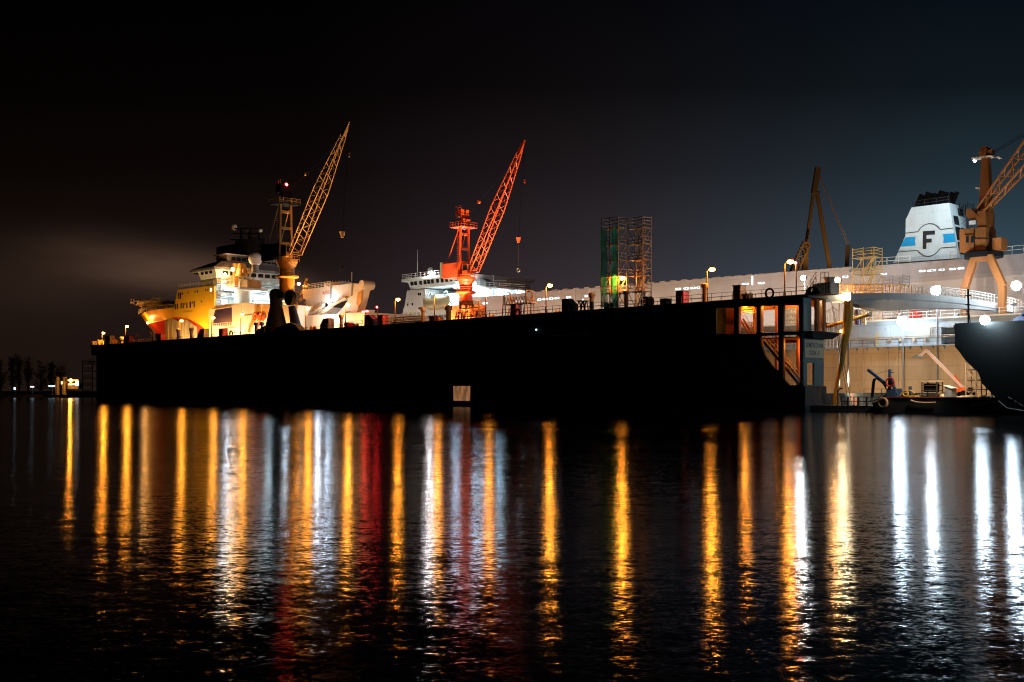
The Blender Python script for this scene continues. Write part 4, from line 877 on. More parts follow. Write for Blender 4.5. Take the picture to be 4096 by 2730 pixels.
    ma = MB()
    for k in range(46):
        px = rg.uniform(1150, 1235); py = rg.uniform(1130, 1300); p = Vector(I(px, py, rg.uniform(15, 18))); ma.bar(p, p + V(rg.uniform(-2.4, 2.4), 0, rg.uniform(-1.6, 1.6)), rg.choice((.1, .16, .3, .5)))
    p = Vector(I(1165, 1255, 13)); ma.cyl((p.x, 15, 14), (p.x, 15, I(0, 0, 0)[2] * 0 + 23.2), 2.1, n=16)
    p = I(1185, 1300, 13); t.part('after_machinery', ma, M['crnY'])
    q = I(1158, 1262, 12.4); t.light((q[0], 11.6, q[2]), 700, SOD, .25); t.part('work_lamp', MB().ball((q[0], 12.4, q[2]), .2), M['sod'])
    q = I(1200, 1137, 13); t.light((q[0], 12.0, q[2]), 500, SOD, .25); t.part('work_lamp', MB().ball((q[0], 12.7, q[2]), .32), M['warm'])
    # wheel-like orange cradles near the side
    oc_ = MB()
    for px in (1023, 1047):
        oc_ = MB(); p = Vector(I(px, 1268, 8.4)); oc_.ring(p, .9, .35, 'u', 14, 6); oc_.bar(p, p + V(-3.0, 0, -3.4), .5)
        t.part('davit_wheel', oc_, M['orange'])
    # dark plastic sheeting hung round the bow thruster
    sh = MB(); n = 16; pts = [I(660 + 6.4 * i, 0, 8.6) for i in range(n)]
    top = [1281, 1278, 1276, 1275, 1277, 1281, 1284, 1288, 1290, 1284, 1278, 1284, 1291, 1296, 1303, 1308]
    for i in range(n - 1):
        x0, x1 = 660 + 8.5 * i, 660 + 8.5 * (i + 1); w0 = 8.5 + .35 * (i % 2); w1 = 8.5 + .35 * ((i + 1) % 2)
        sh.add([I(x0, 1365, w0), I(x1, 1362, w1), I(x1, top[i + 1], w1), I(x0, top[i], w0)], [(0, 1, 2, 3)])
        sh.add([(v[0], v[1] + .05, v[2]) for v in (I(x0, 1365, w0), I(x1, 1362, w1), I(x1, top[i + 1], w1), I(x0, top[i], w0))], [(3, 2, 1, 0)])
    t.part('sheeting', sh, M['tarpg'])
    # folded white knuckle crane on the after deck
    UM = 13.0; K = lambda px, py: I(px, py, UM)[::2]
    kb = t.part('crane_boom', MB().plate([K(1210, 1160), K(1412, 1133), K(1450, 1139), K(1452, 1160), K(1425, 1180), K(1340, 1205), K(1300, 1212), K(1212, 1196)], UM, UM + 2.2), M['whull'])
    t.part('lettering', text_mb('MacGREGOR', (K(1292, 1180)[0], UM - .05, K(1292, 1180)[1]), .85, K(1323, 0)[0] - K(1292, 0)[0], off=.01), M['signr'], kb)
    t.part('boom_frame', MB().box(K(1323, 0)[0], K(1327, 0)[0], UM - .2, UM + .01, K(1325, 1215)[1], K(1325, 1148)[1]).bar((*K(1412, 1134)[:1], UM - .1, K(1412, 1134)[1]), (K(1408, 1185)[0], UM - .1, K(1408, 1185)[1]), .3), M['grey'], kb)
    ka = MB().plate([K(1412, 1140), K(1455, 1150), K(1440, 1215), K(1425, 1255), K(1400, 1246), K(1378, 1250), K(1330, 1300), K(1312, 1300), K(1375, 1225), K(1408, 1175)], UM + .1, UM + 1.9)
    t.part('knuckle_arm', ka, M['whull'])
    t.part('tip_plate', MB().plate([K(1436, 1172), K(1452, 1165), K(1448, 1210), K(1432, 1240), K(1430, 1200)], UM - .3, UM + .08), M['crnY'])
    t.part('sheave', MB().cyl((K(1452, 1140)[0], UM - .4, K(1452, 1140)[1]), (K(1452, 1140)[0], UM + 2.6, K(1452, 1140)[1]), 1.0, n=18), M['whull']); t.part('sheave', MB().cyl((K(1426, 1235)[0], UM - .4, K(1426, 1235)[1]), (K(1426, 1235)[0], UM - .1, K(1426, 1235)[1]), 1.1, n=18), M['whull'])
    for x0, y0, x1, y1, r in ((1236, 1262, 1294, 1222, .38), (1266, 1268, 1330, 1222, .45), (1328, 1222, 1386, 1190, .36)):
        t.part('hydraulic_ram', MB().cyl(I(x0, y0, UM - .7), I(x1, y1, UM - .7), r, n=12), M['sand'])
    t.part('crane_house', MB().plate([K(1218, 1190), K(1272, 1202), K(1272, 1300), K(1222, 1300)], UM + .3, UM + 2), M['whull']); kd = MB().plate([K(1392, 1250), K(1412, 1248), K(1414, 1312), K(1360, 1316), K(1360, 1290)], UM + .2, UM + 1.8)
    t.part('crane_house', kd, M['whull'])
    t.part('white_cover', MB().plate([K(1278, 1312), K(1290, 1262), K(1340, 1240), K(1375, 1262), K(1388, 1312)], UM + 2.5, UM + 3.1), M['whouse'])
    t.part('name_board', MB().box(K(1184, 0)[0], K(1214, 0)[0], 11.5, 11.6, I(1184, 1193, 11.5)[2], I(1184, 1183, 11.5)[2]), M['whull'])
    q = I(1185, 1192, 11.45); t.part('lettering', text_mb('S4CC-TBA', (q[0], 11.46, q[2]), .4, K(1213, 0)[0] - K(1186, 0)[0]), M['signr'])
    tp = MB().rail(I(1212, 1160, UM), I(1322, 1146, UM), 1.1, 1.2, .08, 3); 
    tp.box(K(1253, 0)[0], K(1318, 0)[0], UM + 3, UM + 6, K(1290, 1150)[1], K(1290, 1126)[1]); t.part('boom_walkway', tp, M['whull'])
    for px in (1330, 1343, 1356, 1369, 1382, 1394): t.part('antenna', MB().bar(I(px, 1142, UM + 1), I(px, 1124, UM + 1), .09), M['railw'])
    t.part('antenna', MB().bar(I(1407, 1136, UM + 1), I(1407, 1090, UM + 1), .14), M['railw'])
    p = I(1317, 1212, UM - .8); t.part('work_lamp', MB().ball(p, .34, 10, 6, sx=1.7), M['cool']); t.light((p[0], p[1] - .8, p[2] - .6), 420, (.7, .85, 1), .2)
    q = I(1330, 1290, UM - 1); t.light((q[0], 8, q[2] + .5), 700, (.85, .93, 1), .3)
offshore()

# ------------------------------------------------------------------ dock cranes
def dock_crane(label, o, zf, jr, jt, body, dark, base='portal'):
    a, u, z = o; t = T('dock_crane', label, 'crane', o)
    mt = M[body]; md = M[dark]
    # portal
    if base == 'cone':
        pm = MB(); c = I(1103, 0, .9)[0]
        zt_, zl = I(1103, 1225, .9)[2], I(1103, 1312, .9)[2]
        pm.cyl((c, 1.0, z), (c, 1.0, zt_), 2.75, 1.35, 18).cyl((c, 1.0, zt_), (c, 1.0, I(0, 0, 0)[2] * 0 + zt_ + 2.9), 1.4, n=18).ball((c, 1.0, zt_ + 2.9), 1.4, 18, 6, sz=.7, half=True)
        pm.cyl((a + 1.2, 4.6, z), (a + .5, 3.6, zt_), 1.3, .8, 10).box(c - 2, a + 2.0, .5, 4.8, zt_ + 1.6, zt_ + 2.9)
        t.part('portal', pm, M['black'])  # black colour stands in for the base being unlit
        p = I(1160, 1192, -.2); t.part('cable_reel', MB().cyl((p[0], -.6, p[2]), (p[0], .3, p[2]), 1.65, n=22), M['black'])
        bg = MB(); rg = random.Random(5)
        bg.plate([(I(1025, 0, .4)[0], z), (I(1040, 0, .4)[0], z + 1.0), (I(1080, 0, .4)[0], z + 1.9), (I(1125, 0, .4)[0], z + 1.1), (I(1160, 0, .4)[0], z + 1.9), (I(1185, 0, .4)[0], z + 1.4), (I(1208, 0, .4)[0], z)], -.1, 1.6)
        for k in range(6): 
            p = I(1045 + k * 27, 0, 3); bg.cyl((p[0], 3, z), (p[0], 3, z + .2), .6, n=10).cyl((p[0], 3, z + .5), (p[0], 3.4, z + .5), .45, n=12)
        t.part('bogie', bg, M['black'])
        ped0 = zt_ + 1.5
    else:
        pm = MB().box(a - 4.2, a + 4.4, u - 2.6, u + 2.6, z + 5.0, z + 9.0)
        for da in (-3.7, 3.7):
            for du in (-2.2, 2.2): pm.box(a + da - .5, a + da + .5, u + du - .4, u + du + .4, z, z + 5.0)
        t.part('portal', pm, mt); ped0 = z + 8.8
    pd = MB().cyl((a, u, ped0), (a, u, zf - .2), 1.72, 1.62, 22).cyl((a, u, zf - 3.6), (a, u, zf - 3.3), 2.6, n=20).cyl((a, u, zf - 3.9), (a, u, zf - 3.6), 1.8, 2.6, n=20)
    ped = t.part('pedestal', pd, mt)
    t.part('ring_rail', MB().ring((a, u, zf - 2.2), 2.6, .05, 'z', 20, 4).ring((a, u, zf - 2.75), 2.6, .04, 'z', 20, 4), md, ped)
    t.part('turntable', MB().cyl((a, u, zf - .3), (a, u, zf + .3), 2.3, n=24).cyl((a, u, zf - 1.6), (a, u, zf - .3), 1.7, 2.3, 20), mt)
    jd = Vector((jt[0] - jr[0], jt[1] - jr[1], 0)).normalized(); sd = Vector((-jd.y, jd.x, 0))
    def L(f, s, h): return Vector((a, u, zf)) + jd * f + sd * s + V(0, 0, h)
    # machine house behind the tower, as an oriented box
    def obox(mb, f0, f1, s0, s1, h0, h1):
        vs = [L(f, s, h) for f in (f0, f1) for s in (s0, s1) for h in (h0, h1)]
        return mb.add(vs, [(0, 1, 3, 2), (4, 6, 7, 5), (0, 4, 5, 1), (2, 3, 7, 6), (0, 2, 6, 4), (1, 5, 7, 3)])
    t.part('machine_house', obox(MB(), -6.6, -.9, -2.1, 2.1, .3, 3.9), mt if base != 'cone' else M['black'])  # on the cone-based crane, black stands in for the unlit house
    t.part('counterweight', obox(MB(), -7.7, -6.62, -1.9, 1.9, .6, 4.4), M['signc'] if base != 'cone' else M['black'])
    cb = obox(MB(), 1.2, 3.2, -2.3, -.5, .6, 3.2); cab = t.part('cab', cb, mt)
    t.part('window', obox(MB(), 3.16, 3.24, -2.1, -.7, 1.6, 2.9), M['glass'], cab); t.part('window', obox(MB(), 1.5, 2.9, -2.36, -2.26, 1.7, 2.9), M['glass'], cab)
    t.part('cab_rail', MB().rail(L(-1, -2.7, -.4), L(3.4, -2.7, -.4), 1.1, 1, .08).rail(L(3.4, -2.7, -.4), L(3.4, 1, -.4), 1.1, 1, .08), mt, cab)
    # A-shaped tower
    H = 15.2; tw = MB()
    for s in (-1.55, 1.55):
        tw.bar(L(-.6, s, .2), L(-.6, s * .84, H - 1.2), .48, .42); tw.bar(L(-.6, s * .84, H - 1.2), L(-.6, s * .4, H), .48)
        tw.bar(L(-5.6, s, 3.8), L(-1.2, s * .9, H - 3), .17)
    for h in (4.0, 7.4, 11.0, H): tw.bar(L(-.6, -1.5 * (1 - h / 95), h), L(-.6, 1.5 * (1 - h / 95), h), .42 if h < H else .6, .55)
    for k in range(24): tw.bar(L(-1.3, -1.9, 1 + k * .5), L(-1.3, -1.4, 1 + k * .5), .06)
    t.part('tower', tw, mt)
    hd = MB(); obox(hd, -2.2, -.2, -1.5, 1.2, H + .1, H + 1.9); obox(hd, -3.0, 1.2, -2.7, 2.7, H - 2.6, H - 2.45)
    hd.cyl(L(-.4, -1.2, H - .6), L(-.4, 1.2, H - .6), .7, n=14); t.part('tower_head', hd, md)
    hr = MB(); [hr.rail(L(f0, s0, H - 2.45), L(f1, s1, H - 2.45), 1.1, 1, .06) for f0, s0, f1, s1 in ((-3, -2.7, 1.2, -2.7), (1.2, -2.7, 1.2, 2.7), (-3, 2.7, 1.2, 2.7), (-3, -2.7, -3, 2.7))]
    t.part('tower_rail', hr, mt); t.part('tower_rail', MB().rail(L(-2.2, -1.5, H + 1.9), L(-.2, -1.5, H + 1.9), .9, .8, .06), mt)
    # jib
    jr, jt = Vector(jr), Vector(jt); d = (jt - jr).normalized()
    j1 = jr + d * ((jt - jr).length * .90)
    jb = MB().lattice(jr, j1, 2.9, .8, 1.0, .9, 17, sd, .17, .075, mid=(.55, 2.5, 2.2)); jib = t.part('jib', jb, mt)
    up = sd.cross(d).normalized()
    tipm = MB().loft([[j1 - sd * .45 - up * .55, j1 + sd * .45 - up * .55, j1 + sd * .45 + up * .55, j1 - sd * .45 + up * .55], [jt - sd * .12 - up * .1, jt + sd * .12 - up * .1, jt + sd * .12 + up * .25, jt - sd * .12 + up * .25]])
    t.part('jib_head', tipm, mt, jib)
    # ropes, hook
    rp = MB(); top = L(-.4, 0, H - .2)
    for s in (-.25, .25): rp.bar(top + sd * s, j1 + up * .6 + sd * s, .035)
    return t, jt, top, rp, L
def hooks(t, rp, tip, hk, blk, mid, mt):
    zt = tip.z
    for s in (-.1, .1): rp.bar((tip.x + s, tip.y, tip.z), (hk[0] + s, hk[1], hk[2]), .03)
    t.part('rope', rp, M['black'])
    h = MB().cyl((hk[0], hk[1], hk[2] + .2), (hk[0], hk[1], hk[2] + 1.4), .25, .6, 10); t.part('hook_block', h, mt)
    h = MB().bar((hk[0], hk[1], hk[2] + .2), (hk[0], hk[1], hk[2] - 5.6), .07).ring((hk[0], hk[1], hk[2] - 6.2), .45, .14, 'u', 12, 6)
    t.part('hook', h, M['rail'])
    t.part('pulley', MB().cyl((mid[0], mid[1] - .25, mid[2]), (mid[0], mid[1] + .25, mid[2]), .42, n=12), mt)
    t.part('limit_weight', MB().cyl((blk[0], blk[1], blk[2] - .4), (blk[0], blk[1], blk[2] + .4), .2, n=8), mt)
    t.part('limit_rope', MB().bar((tip.x, tip.y, tip.z), (blk[0], blk[1], blk[2]), .03), M['black'])
o = list(I(1148, 1200, 2.7)); o[2] = DK
t, tip, top, rp, L = dock_crane('ochre lattice jib crane with an unlit base coloured black on the near dock wall', tuple(o), I(1148, 1046, 2.7)[2], I(1180, 1015, 2.7), I(1396, 486, 2.7), 'crnY', 'black', 'cone')
hooks(t, rp, tip, I(1369, 955, 2.7), I(1397, 620, 2.7), I(1218, 697, 2.7), M['crnY'])
p = Vector(I(1146, 739, 2.7)); t.part('beacon', MB().ball(p, .32, 10, 6), M['redl'], label='red obstruction lamp'); t.part('beacon_mast', MB().bar(p - V(0, 0, 1.6), p - V(0, 0, .2), .1), M['black']); t.light(p + V(0, -.5, .3), 30, REDL, .15)
# floodlights standing at the crane's own portal, shining up the tower and jib
sp_ = MB().box(o[0] + 3.3, o[0] + 4.0, 3.5, 4.0, DK + .05, DK + .7); t.part('flood_light', sp_, M['grey'])
t.light((o[0] + 5, 6.5, DK + 1.5), 15000, SODW, .3, 'SPOT', (o[0] + 5, 2.7, 42), 75)
t.light((o[0] + 16, 3.0, DK + 2), 26000, (1, .62, .32), .3, 'SPOT', (o[0] + 14, 2.7, 50), 60)
o = list(I(1864, 1200, 50)); o[2] = 14.7
t, tip, top, rp, L = dock_crane('red lattice jib crane lit bright orange in front of the white ferry', tuple(o), I(1864, 1115, 50)[2], I(1893, 1085, 50), I(2098, 560, 50), 'crnR', 'crnR')
hooks(t, rp, tip, I(2074, 975, 50), I(2099, 725, 50), I(1915, 808, 50), M['crnR'])
sp_ = MB().box(o[0] + 5.3, o[0] + 6.3, 47.0, 47.6, 14.7, 15.4); t.part('flood_light', sp_, M['grey'])
t.light((o[0] + 6, 44, 16.5), 36000, (1, .72, .45), .3, 'SPOT', (o[0] + 3, 50, 36), 70)
t.light((o[0] + 18, 46, 16.5), 60000, (1, .72, .45), .3, 'SPOT', (o[0] + 11, 50, 48), 60)
t.light((o[0] - 3, 43, 17.5), 9000, (1, .72, .45), .3, 'SPOT', (o[0] - 1, 50, 27), 90)
q = I(1990 - 5, 1130, 50)

def right_crane():
    u = 52.0; c = I(3935, 1060, u); t = T('portal_crane', 'orange portal crane with a boxy machine house standing before the striped funnel', 'crane', (c[0], u, 14.7))
    K = lambda px, py, uu=u: Vector(I(px, py, uu)); mt = M['crnO']
    pt = MB(); 
    for uu in (50, 54.0):
        pt.bar(K(3897, 1036, uu), K(3858, 1160, uu), .9, 1.1); pt.bar(K(3962, 1032, uu), K(4010, 1140, uu), .9, 1.1); pt.bar(K(3890, 1036, uu), K(3972, 1030, uu), 1.0, 1.0)
        for px, py in ((3858, 1160), (4010, 1140)):
            p = K(px, py, uu); pt.box(p.x - .5, p.x + .5, uu - .5, uu + .5, 14.7, p.z + .4)
    t.part('portal', pt, mt)
    h = MB(); p = K(3857, 1013); q = K(3962, 912); h.box(p.x, q.x, 50.2, 54.2, p.z, q.z)
    ho = t.part('machine_house', h, mt)
    for px in (3864, 3884):
        p = K(px, 972, 50.2); q = K(px + 11, 945, 50.2); t.part('window', MB().box(p.x, q.x, 50.12, 50.21, p.z, q.z), M['glass'], ho)
    sm = MB()
    for x0, y0, x1, y1 in ((3897, 1010, 3897, 915), (3858, 940, 3897, 937), (3897, 955, 3961, 955)): sm.bar(K(x0, y0, 50.16), K(x1, y1, 50.16), .09)
    t.part('panel_seam', sm, M['black'], ho)
    t.part('slewing_ring', MB().cyl((c[0], u, K(3930, 1034)[2]), (c[0], u, K(3930, 1013)[2] - .02), 3.0, n=26), M['black'])
    p0, p1 = K(3945, 912), K(3945, 625)
    ring = lambda p, w, d: [(p.x - w, p.y - d, p.z), (p.x + w, p.y - d, p.z), (p.x + w, p.y + d, p.z), (p.x - w, p.y + d, p.z)]
    t.part('tower', MB().loft([ring(K(3946, 912), .95, .9), ring(K(3945, 780), .82, .75), ring(K(3944, 628), .5, .6)]), mt)
    pl = MB().bar(K(3893, 637), K(3975, 627), 1.8, .22).bar(K(3992, 633), K(4003, 630), 1.2, .2).bar(K(3906, 753), K(3922, 756), .8, .3); t.part('platform', MB().bar(K(3893, 637), K(3975, 627), 1.8, .22), M['whull'])
    t.part('platform', MB().bar(K(3992, 633), K(4003, 630), 1.2, .2), M['whull']); t.part('platform', MB().bar(K(3906, 753), K(3922, 756), .8, .3), M['whull'])
    t.part('tower_head', MB().box(K(3932, 0).x, K(3954, 0).x, u - 1, u + 1, K(3943, 628).z, K(3943, 602).z).cyl((K(3943, 0).x, u - .9, K(3943, 602).z), (K(3943, 0).x, u + .9, K(3943, 602).z), .55, n=14).box(K(3956, 0).x, K(3974, 0).x, u - .7, u + .7, K(3965, 617).z, K(3965, 602).z), mt)
    t.part('mast_lamp_box', MB().box(K(3918, 0).x, K(3930, 0).x, u - .4, u + .4, K(3925, 622).z, K(3925, 608).z), M['whull'])
    wl = K(3900, 642, 53.5); t.part('work_lamp', MB().ball(wl, .3, 10, 6), M['cool']); t.light(wl + V(-.4, .5, -.3), 7500, (.72, .90, 1), .3, 'SPOT', (I(3716, 0, 66)[0], 66, 31), 50)  # lamp and cool spot added up here to brighten the funnel
    kn = MB().plate([tuple(K(x, y))[::2] for x, y in ((3882, 842), (3900, 840), (3934, 872), (3925, 888), (3895, 884), (3882, 868))], 50.3, 51.2); t.part('jib_foot', kn, mt)
    root, tip_ = K(3913, 858, 51.5), K(4260, 440, 46); jd = (tip_ - root).normalized()
    sd = Vector((jd.y, -jd.x, 0)).normalized()
    jb = MB().lattice(root, tip_, 1.2, 3.6, 1.2, 3.4, 12, (0, 1, 0), .26, .14); t.part('jib', jb, mt)
    rp = MB()
    for k in range(3): rp.bar(K(3965, 610 + 5 * k), K(4200, 470 + 8 * k), .05)
    t.part('rope', rp, M['black'])
    b = MB().box(K(3895, 0).x, K(3922, 0).x, 50.1, 50.2, K(3908, 904).z, K(3908, 888).z); bo = t.part('name_board', b, M['whouse'])
    t.part('cab', MB().box(K(3985, 0).x, K(4020, 0).x, 50.5, 53, K(4000, 1005).z, K(4000, 955).z), mt); t.part('jib_house', MB().box(K(3925, 0).x, K(3958, 0).x, 50.4, 54, K(3940, 912).z, K(3940, 850).z), mt)
    # floodlights on the portal legs
    for px, py, pw, lb in ((4065, 1144, 1700, 'x'),):
        p = K(px, py, 46.5); ll = t.part('flood_light', MB().ball(p, .75, 12, 8), M['cool']); t.part('lamp_arm', MB().bar(p + V(0, .6, 0), K(4010, 1140, 50), .2), mt); t.light(p + V(.3, -1.4, .2), pw, COOL, .4)
    sf = MB().box(c[0] - 3, c[0] - 2.2, 47.2, 47.8, 14.75, 15.4); t.part('flood_light', sf, M['grey']); t.light((c[0] - 2.5, 45.5, 16.2), 800, (1, .80, .62), .3, 'SPOT', (c[0] + 1.5, 52, 32), 85)
right_crane()

def far_crane():
    Y = 330; P = lambda px, py, dy=0: Vector(PW(px, py, Y + dy)); o = P(3280, 1500); t = T('far_crane', 'dim olive A-frame crane standing far behind the ferry', 'crane', (o.x, Y, 1.1), dock=False)
    lg = MB().bar(P(3268, 770), P(3325, 1110), 1.15, 1.0).bar(P(3256, 760, 4), P(3222, 1000, 4), .9, .9).bar(P(3325, 1110), P(3330, 1556), 2.2, 2.2).bar(P(3222, 1000, 4), P(3205, 1556, 4), 1.5, 1.5)
    t.part('leg', lg, M['crnFar']); t.part('mast_head', MB().bar(P(3256, 775), P(3272, 670), 1.8, 1.5).bar(P(3246, 762), P(3280, 770), .5), M['crnFar'])
    t.part('rope', MB().bar(P(3275, 700), P(3392, 985), .22).bar(P(3280, 705), P(3400, 985), .12), M['tube'])
    t.part('jib', MB().lattice(P(3225, 975), P(3170, 1100), 2.0, 2.0, 2, 2, 6, (0, 1, 0), .35, .2).bar(P(3392, 985), P(3385, 1100), 1.0, 1.0).bar(P(3385, 1100), P(3385, 1556), 1.2), M['crnFar'])
    t.light(P(3260, 1150, -14), 5000, (1, .62, .3), 1, 'SPOT', P(3275, 850), 80)
    t.part('flood_light', MB().box(*[v for v in (P(3258, 0).x, P(3264, 0).x)], Y - 13.5, Y - 13, P(0, 1165).z, P(0, 1155).z).bar(P(3261, 1160, -13.2), P(3261, 1556, -13.2), .4), M['crnFar'])
far_crane()

# ------------------------------------------------------------------ scaffolding towers
def scaffold(label, px0, px1, ptop, u, depth, zb, levels, netted, stairs, m='tube', rr=.11):
    a0, a1 = I(px0, 0, u)[0], I(px1, 0, u)[0]; zt = I((px0 + px1) / 2, ptop, u)[2]
    if netted is None: a1 = a0 + (a1 - a0)
    t = T('scaffold_tower', label, 'scaffold', ((a0 + a1) / 2, u + depth / 2, zb))
    fr = MB(); am = (a0 + a1) / 2; us = (u, u + depth); H = (zt - 1.8 - zb) / levels
    for a in (a0, am, a1):
        for uu in us: fr.bar((a, uu, zb), (a, uu, zt), rr)
    for k in range(levels + 1):
        z = zb + k * H
        for h in ((0, .55, 1.1, 1.6) if k == levels else (0, .55, 1.1)):
            for uu in us: fr.bar((a0, uu, z + h), (a1, uu, z + h), rr * .7)
            for a in (a0, a1): fr.bar((a, u, z + h), (a, u + depth, z + h), rr * .7)
        if k < levels:
            x = (a0, am) if k % 2 else (am, a0)
            for uu in us: fr.bar((x[0], uu, z), (x[1], uu, z + H), rr * .7); x2 = (am, a1) if k % 2 else (a1, am); fr.bar((x2[0], uu, z), (x2[1], uu, z + H), rr * .7)
            fr.bar((a1, u, z), (a1, u + depth, z + H), rr * .7)
    t.part('frame', fr, M[m]); bd = MB(); ss = MB()
    for k in range(1, levels + 1):
        z = zb + k * H; bd.box(a0, a1, u + .1, u + depth - .1, z - .06, z)
        if stairs: bd.box(a0 - .15, am, u - .25, u + .1, z - .06, z)
    for k in range(levels):
        z = zb + k * H; p, q = V(a0 + (a1 - a0) * .38, u + depth * .45, z), V(a0 + (a1 - a0) * .72, u + depth * .45, z + H)
        for du in (0, .8): ss.bar(p + V(0, du, 0), q + V(0, du, 0), .06, .22); ss.bar(p + V(0, du, 1), q + V(0, du, 1), .05)
        for i in range(9): c = p.lerp(q, i / 8); ss.box(c.x - .12, c.x + .12, c.y, c.y + .8, c.z - .02, c.z + .02)
    t.part('platform', bd, M['planks']); t.part('stairs', ss, M['planks'])
    if netted:
        z = zb + levels * H
        def cloth(f0, f1, uu):
            mb = MB(); rows, cols = 14, 6; g = []
            for r in range(rows + 1):
                for c in range(cols + 1):
                    g.append((a0 + (a1 - a0) * (f0 + (f1 - f0) * c / cols) + .05 * math.sin(r * 1.7 + c), uu + .12 * math.sin(c * 2.2 + r * .9), zb + .3 + (z - zb - .3) * r / rows))
            mb.add(g, [(r * (cols + 1) + c, r * (cols + 1) + c + 1, (r + 1) * (cols + 1) + c + 1, (r + 1) * (cols + 1) + c) for r in range(rows) for c in range(cols)], True); return mb
        t.part('net', cloth(0, .40, u - .2), M['net'], label='green debris net on the left side'); t.part('net', cloth(.72, 1, u - .2), M['net'], label='green debris net on the right side'); t.part('net', cloth(.0, .5, u + depth + .1), M['net'])
    return t
scaffold('green netted scaffold tower with stairs on the near dock wall', 2406, 2472, 868, .8, 2.1, DK, 5, True, False)
scaffold('bare scaffold tower with stairs right of the green netted one', 2512, 2570, 866, .8, 2.1, DK, 5, False, True)
scaffold('yellow lit scaffold tower behind the bright end of the footbridge', 3410, 3496, 990, 51, 3.0, 14.7, 4, False, True, 'yellowrail', .1)
scaffold('low grey scaffold against the ferry side right of the yellow one', 3532, 3610, 1102, 57.2, 2.6, 13, 3, False, True, 'grey', .08)
mb = MB().box(I(3520, 0, 57)[0], I(3625, 0, 57)[0], 56.05, 60.2, -1, 13); solo('quay_block', mb, M['wingbeige'], 'narrow beige quay block under the low grey scaffold', 'quay', (I(3570, 0, 58)[0], 58, 0))

# ------------------------------------------------------------------ lamp posts on the near wall
def lamp_post(px, py, label, col=SOD, power=900, m='sod', u=1.8):
    p = Vector(I(px, py, u)); b = p + V(-.75, 0, 0); b.z = DK
    t = T('lamp_post', label, 'lamp', (b.x, u, DK), 'orange lamp posts along the near dock wall')
    ps = MB().cyl((b.x, u, DK), (b.x, u, p.z - .25), .13, .09, 8).cyl((b.x, u, DK), (b.x, u, DK + .8), .2, n=8).cyl((b.x, u, p.z - .25), (p.x, u, p.z + .18), .07, n=6)
    t.part('post', ps, M['rail']); t.part('lamp_head', MB().box(p.x - .3, p.x + .55, u - .2, u + .2, p.z + .12, p.z + .3), M['grey'])
    t.part('bulb', MB().ball((p.x + .15, u, p.z - .05), .36, 12, 8, sx=1.35, sz=.8), M[m]); t.light((p.x + .15, u - .1, p.z - .45), power, col, .22)
for px, py, lb, pw in ((413, 1332, 'leftmost orange lamp post at the far end of the dock wall', 1500), (507, 1306, 'orange lamp post beside the yellow mushroom vent near the far dock end', 1500),
    (725, 1283, 'orange lamp post in front of the red and yellow bow arch', 1200), (852, 1271, 'orange lamp post in front of the dark panel on the white hull', 1000), (968, 1258, 'orange lamp post by the right side of the dark hull panel', 1300),
    (1231, 1233, 'orange lamp post right of the ochre crane base', 1500), (1390, 1219, 'orange lamp post under the folded white deck crane', 1500), (1590, 1198, 'orange lamp post left of the ferry bow', 900),
    (1748, 1183, 'orange lamp post in front of the ferry lifeboat', 1200), (1955, 1163, 'orange lamp post right of the red crane base', 900), (2197, 1142, 'orange lamp post right of the yellow trestle gangway', 1300),
    (2487, 1112, 'orange lamp post inside the green netted scaffold', 1400), (2845, 1078, 'orange lamp post beside the tall vent on the dock wall', 1100), (3158, 1047, 'tall orange lamp post near the right end of the dock wall', 1100)):
    lamp_post(px, py, lb, power=pw)
def red_post(px, py, label, n=1):
    u = 2.2; p = Vector(I(px, py, u)); t = T('signal_lamp', label, 'signal lamp', (p.x, u, DK))
    t.part('post', MB().cyl((p.x, u, DK), (p.x, u, p.z), .09, n=8), M['rail'])
    b = MB()
    for k in range(n): b.ball((p.x + (k - (n - 1) / 2) * .75, u - .2, p.z), .17 if n > 1 else .2, 10, 6)
    if n > 1: b.box(p.x - .9, p.x + .9, u, u + .1, p.z - .1, p.z + .1)
    t.part('bulb', b, M['redl']); t.light((p.x, u - .6, p.z + .1), 90 if n > 1 else 60, REDL, .2)
red_post(1462, 1247, 'cluster of three red lamps right of the folded deck crane', 3); red_post(3185, 1053, 'slim post with a red lamp beside the tallest lamp post'); 
red_post(1511, 1230, 'small red lamp above the red cabinet left of the ferry')
def flood(px, py, u, label, pw, col, r, m, zb, head=True):
    p = Vector(I(px, py, u)); t = T('flood_light', label, 'floodlight', (p.x, u, zb))
    t.part('post', MB().cyl((p.x, u + .5, zb), (p.x, u + .5, p.z + .2), .12, n=8), M['grey'])
    t.part('lens', MB().ball(p, r, 14, 8), M[m]); t.part('housing', MB().box(p.x - r, p.x + r, u + .1, u + .6, p.z - r * .8, p.z + r), M['grey'])
    t.light(p + V(0, -r - .5, .1), pw, col, .35)
flood(3213, 1113, 44.5, 'white floodlight shining behind the red signal lamp', 1600, (1, .92, .8), .45, 'cool', 2.4)
flood(3350, 1121, 12, 'orange floodlight on a bracket above the start of the footbridge', 1500, SODW, .36, 'warm', 3.4)
flood(3607, 1287, 44.2, 'dazzling white floodlight in front of the blue-grey wall', 800, COOL, .8, 'cool', 2.4)
flood(3743, 1164, 45, 'dazzling white floodlight above the middle of the footbridge', 2200, COOL, .8, 'cool', 2.4)
flood(3385, 1188, 9.5, 'blazing yellow-white floodlight above the hanging amber tarpaulin', 2000, (1, .78, .42), .62, 'warm', 3.4)

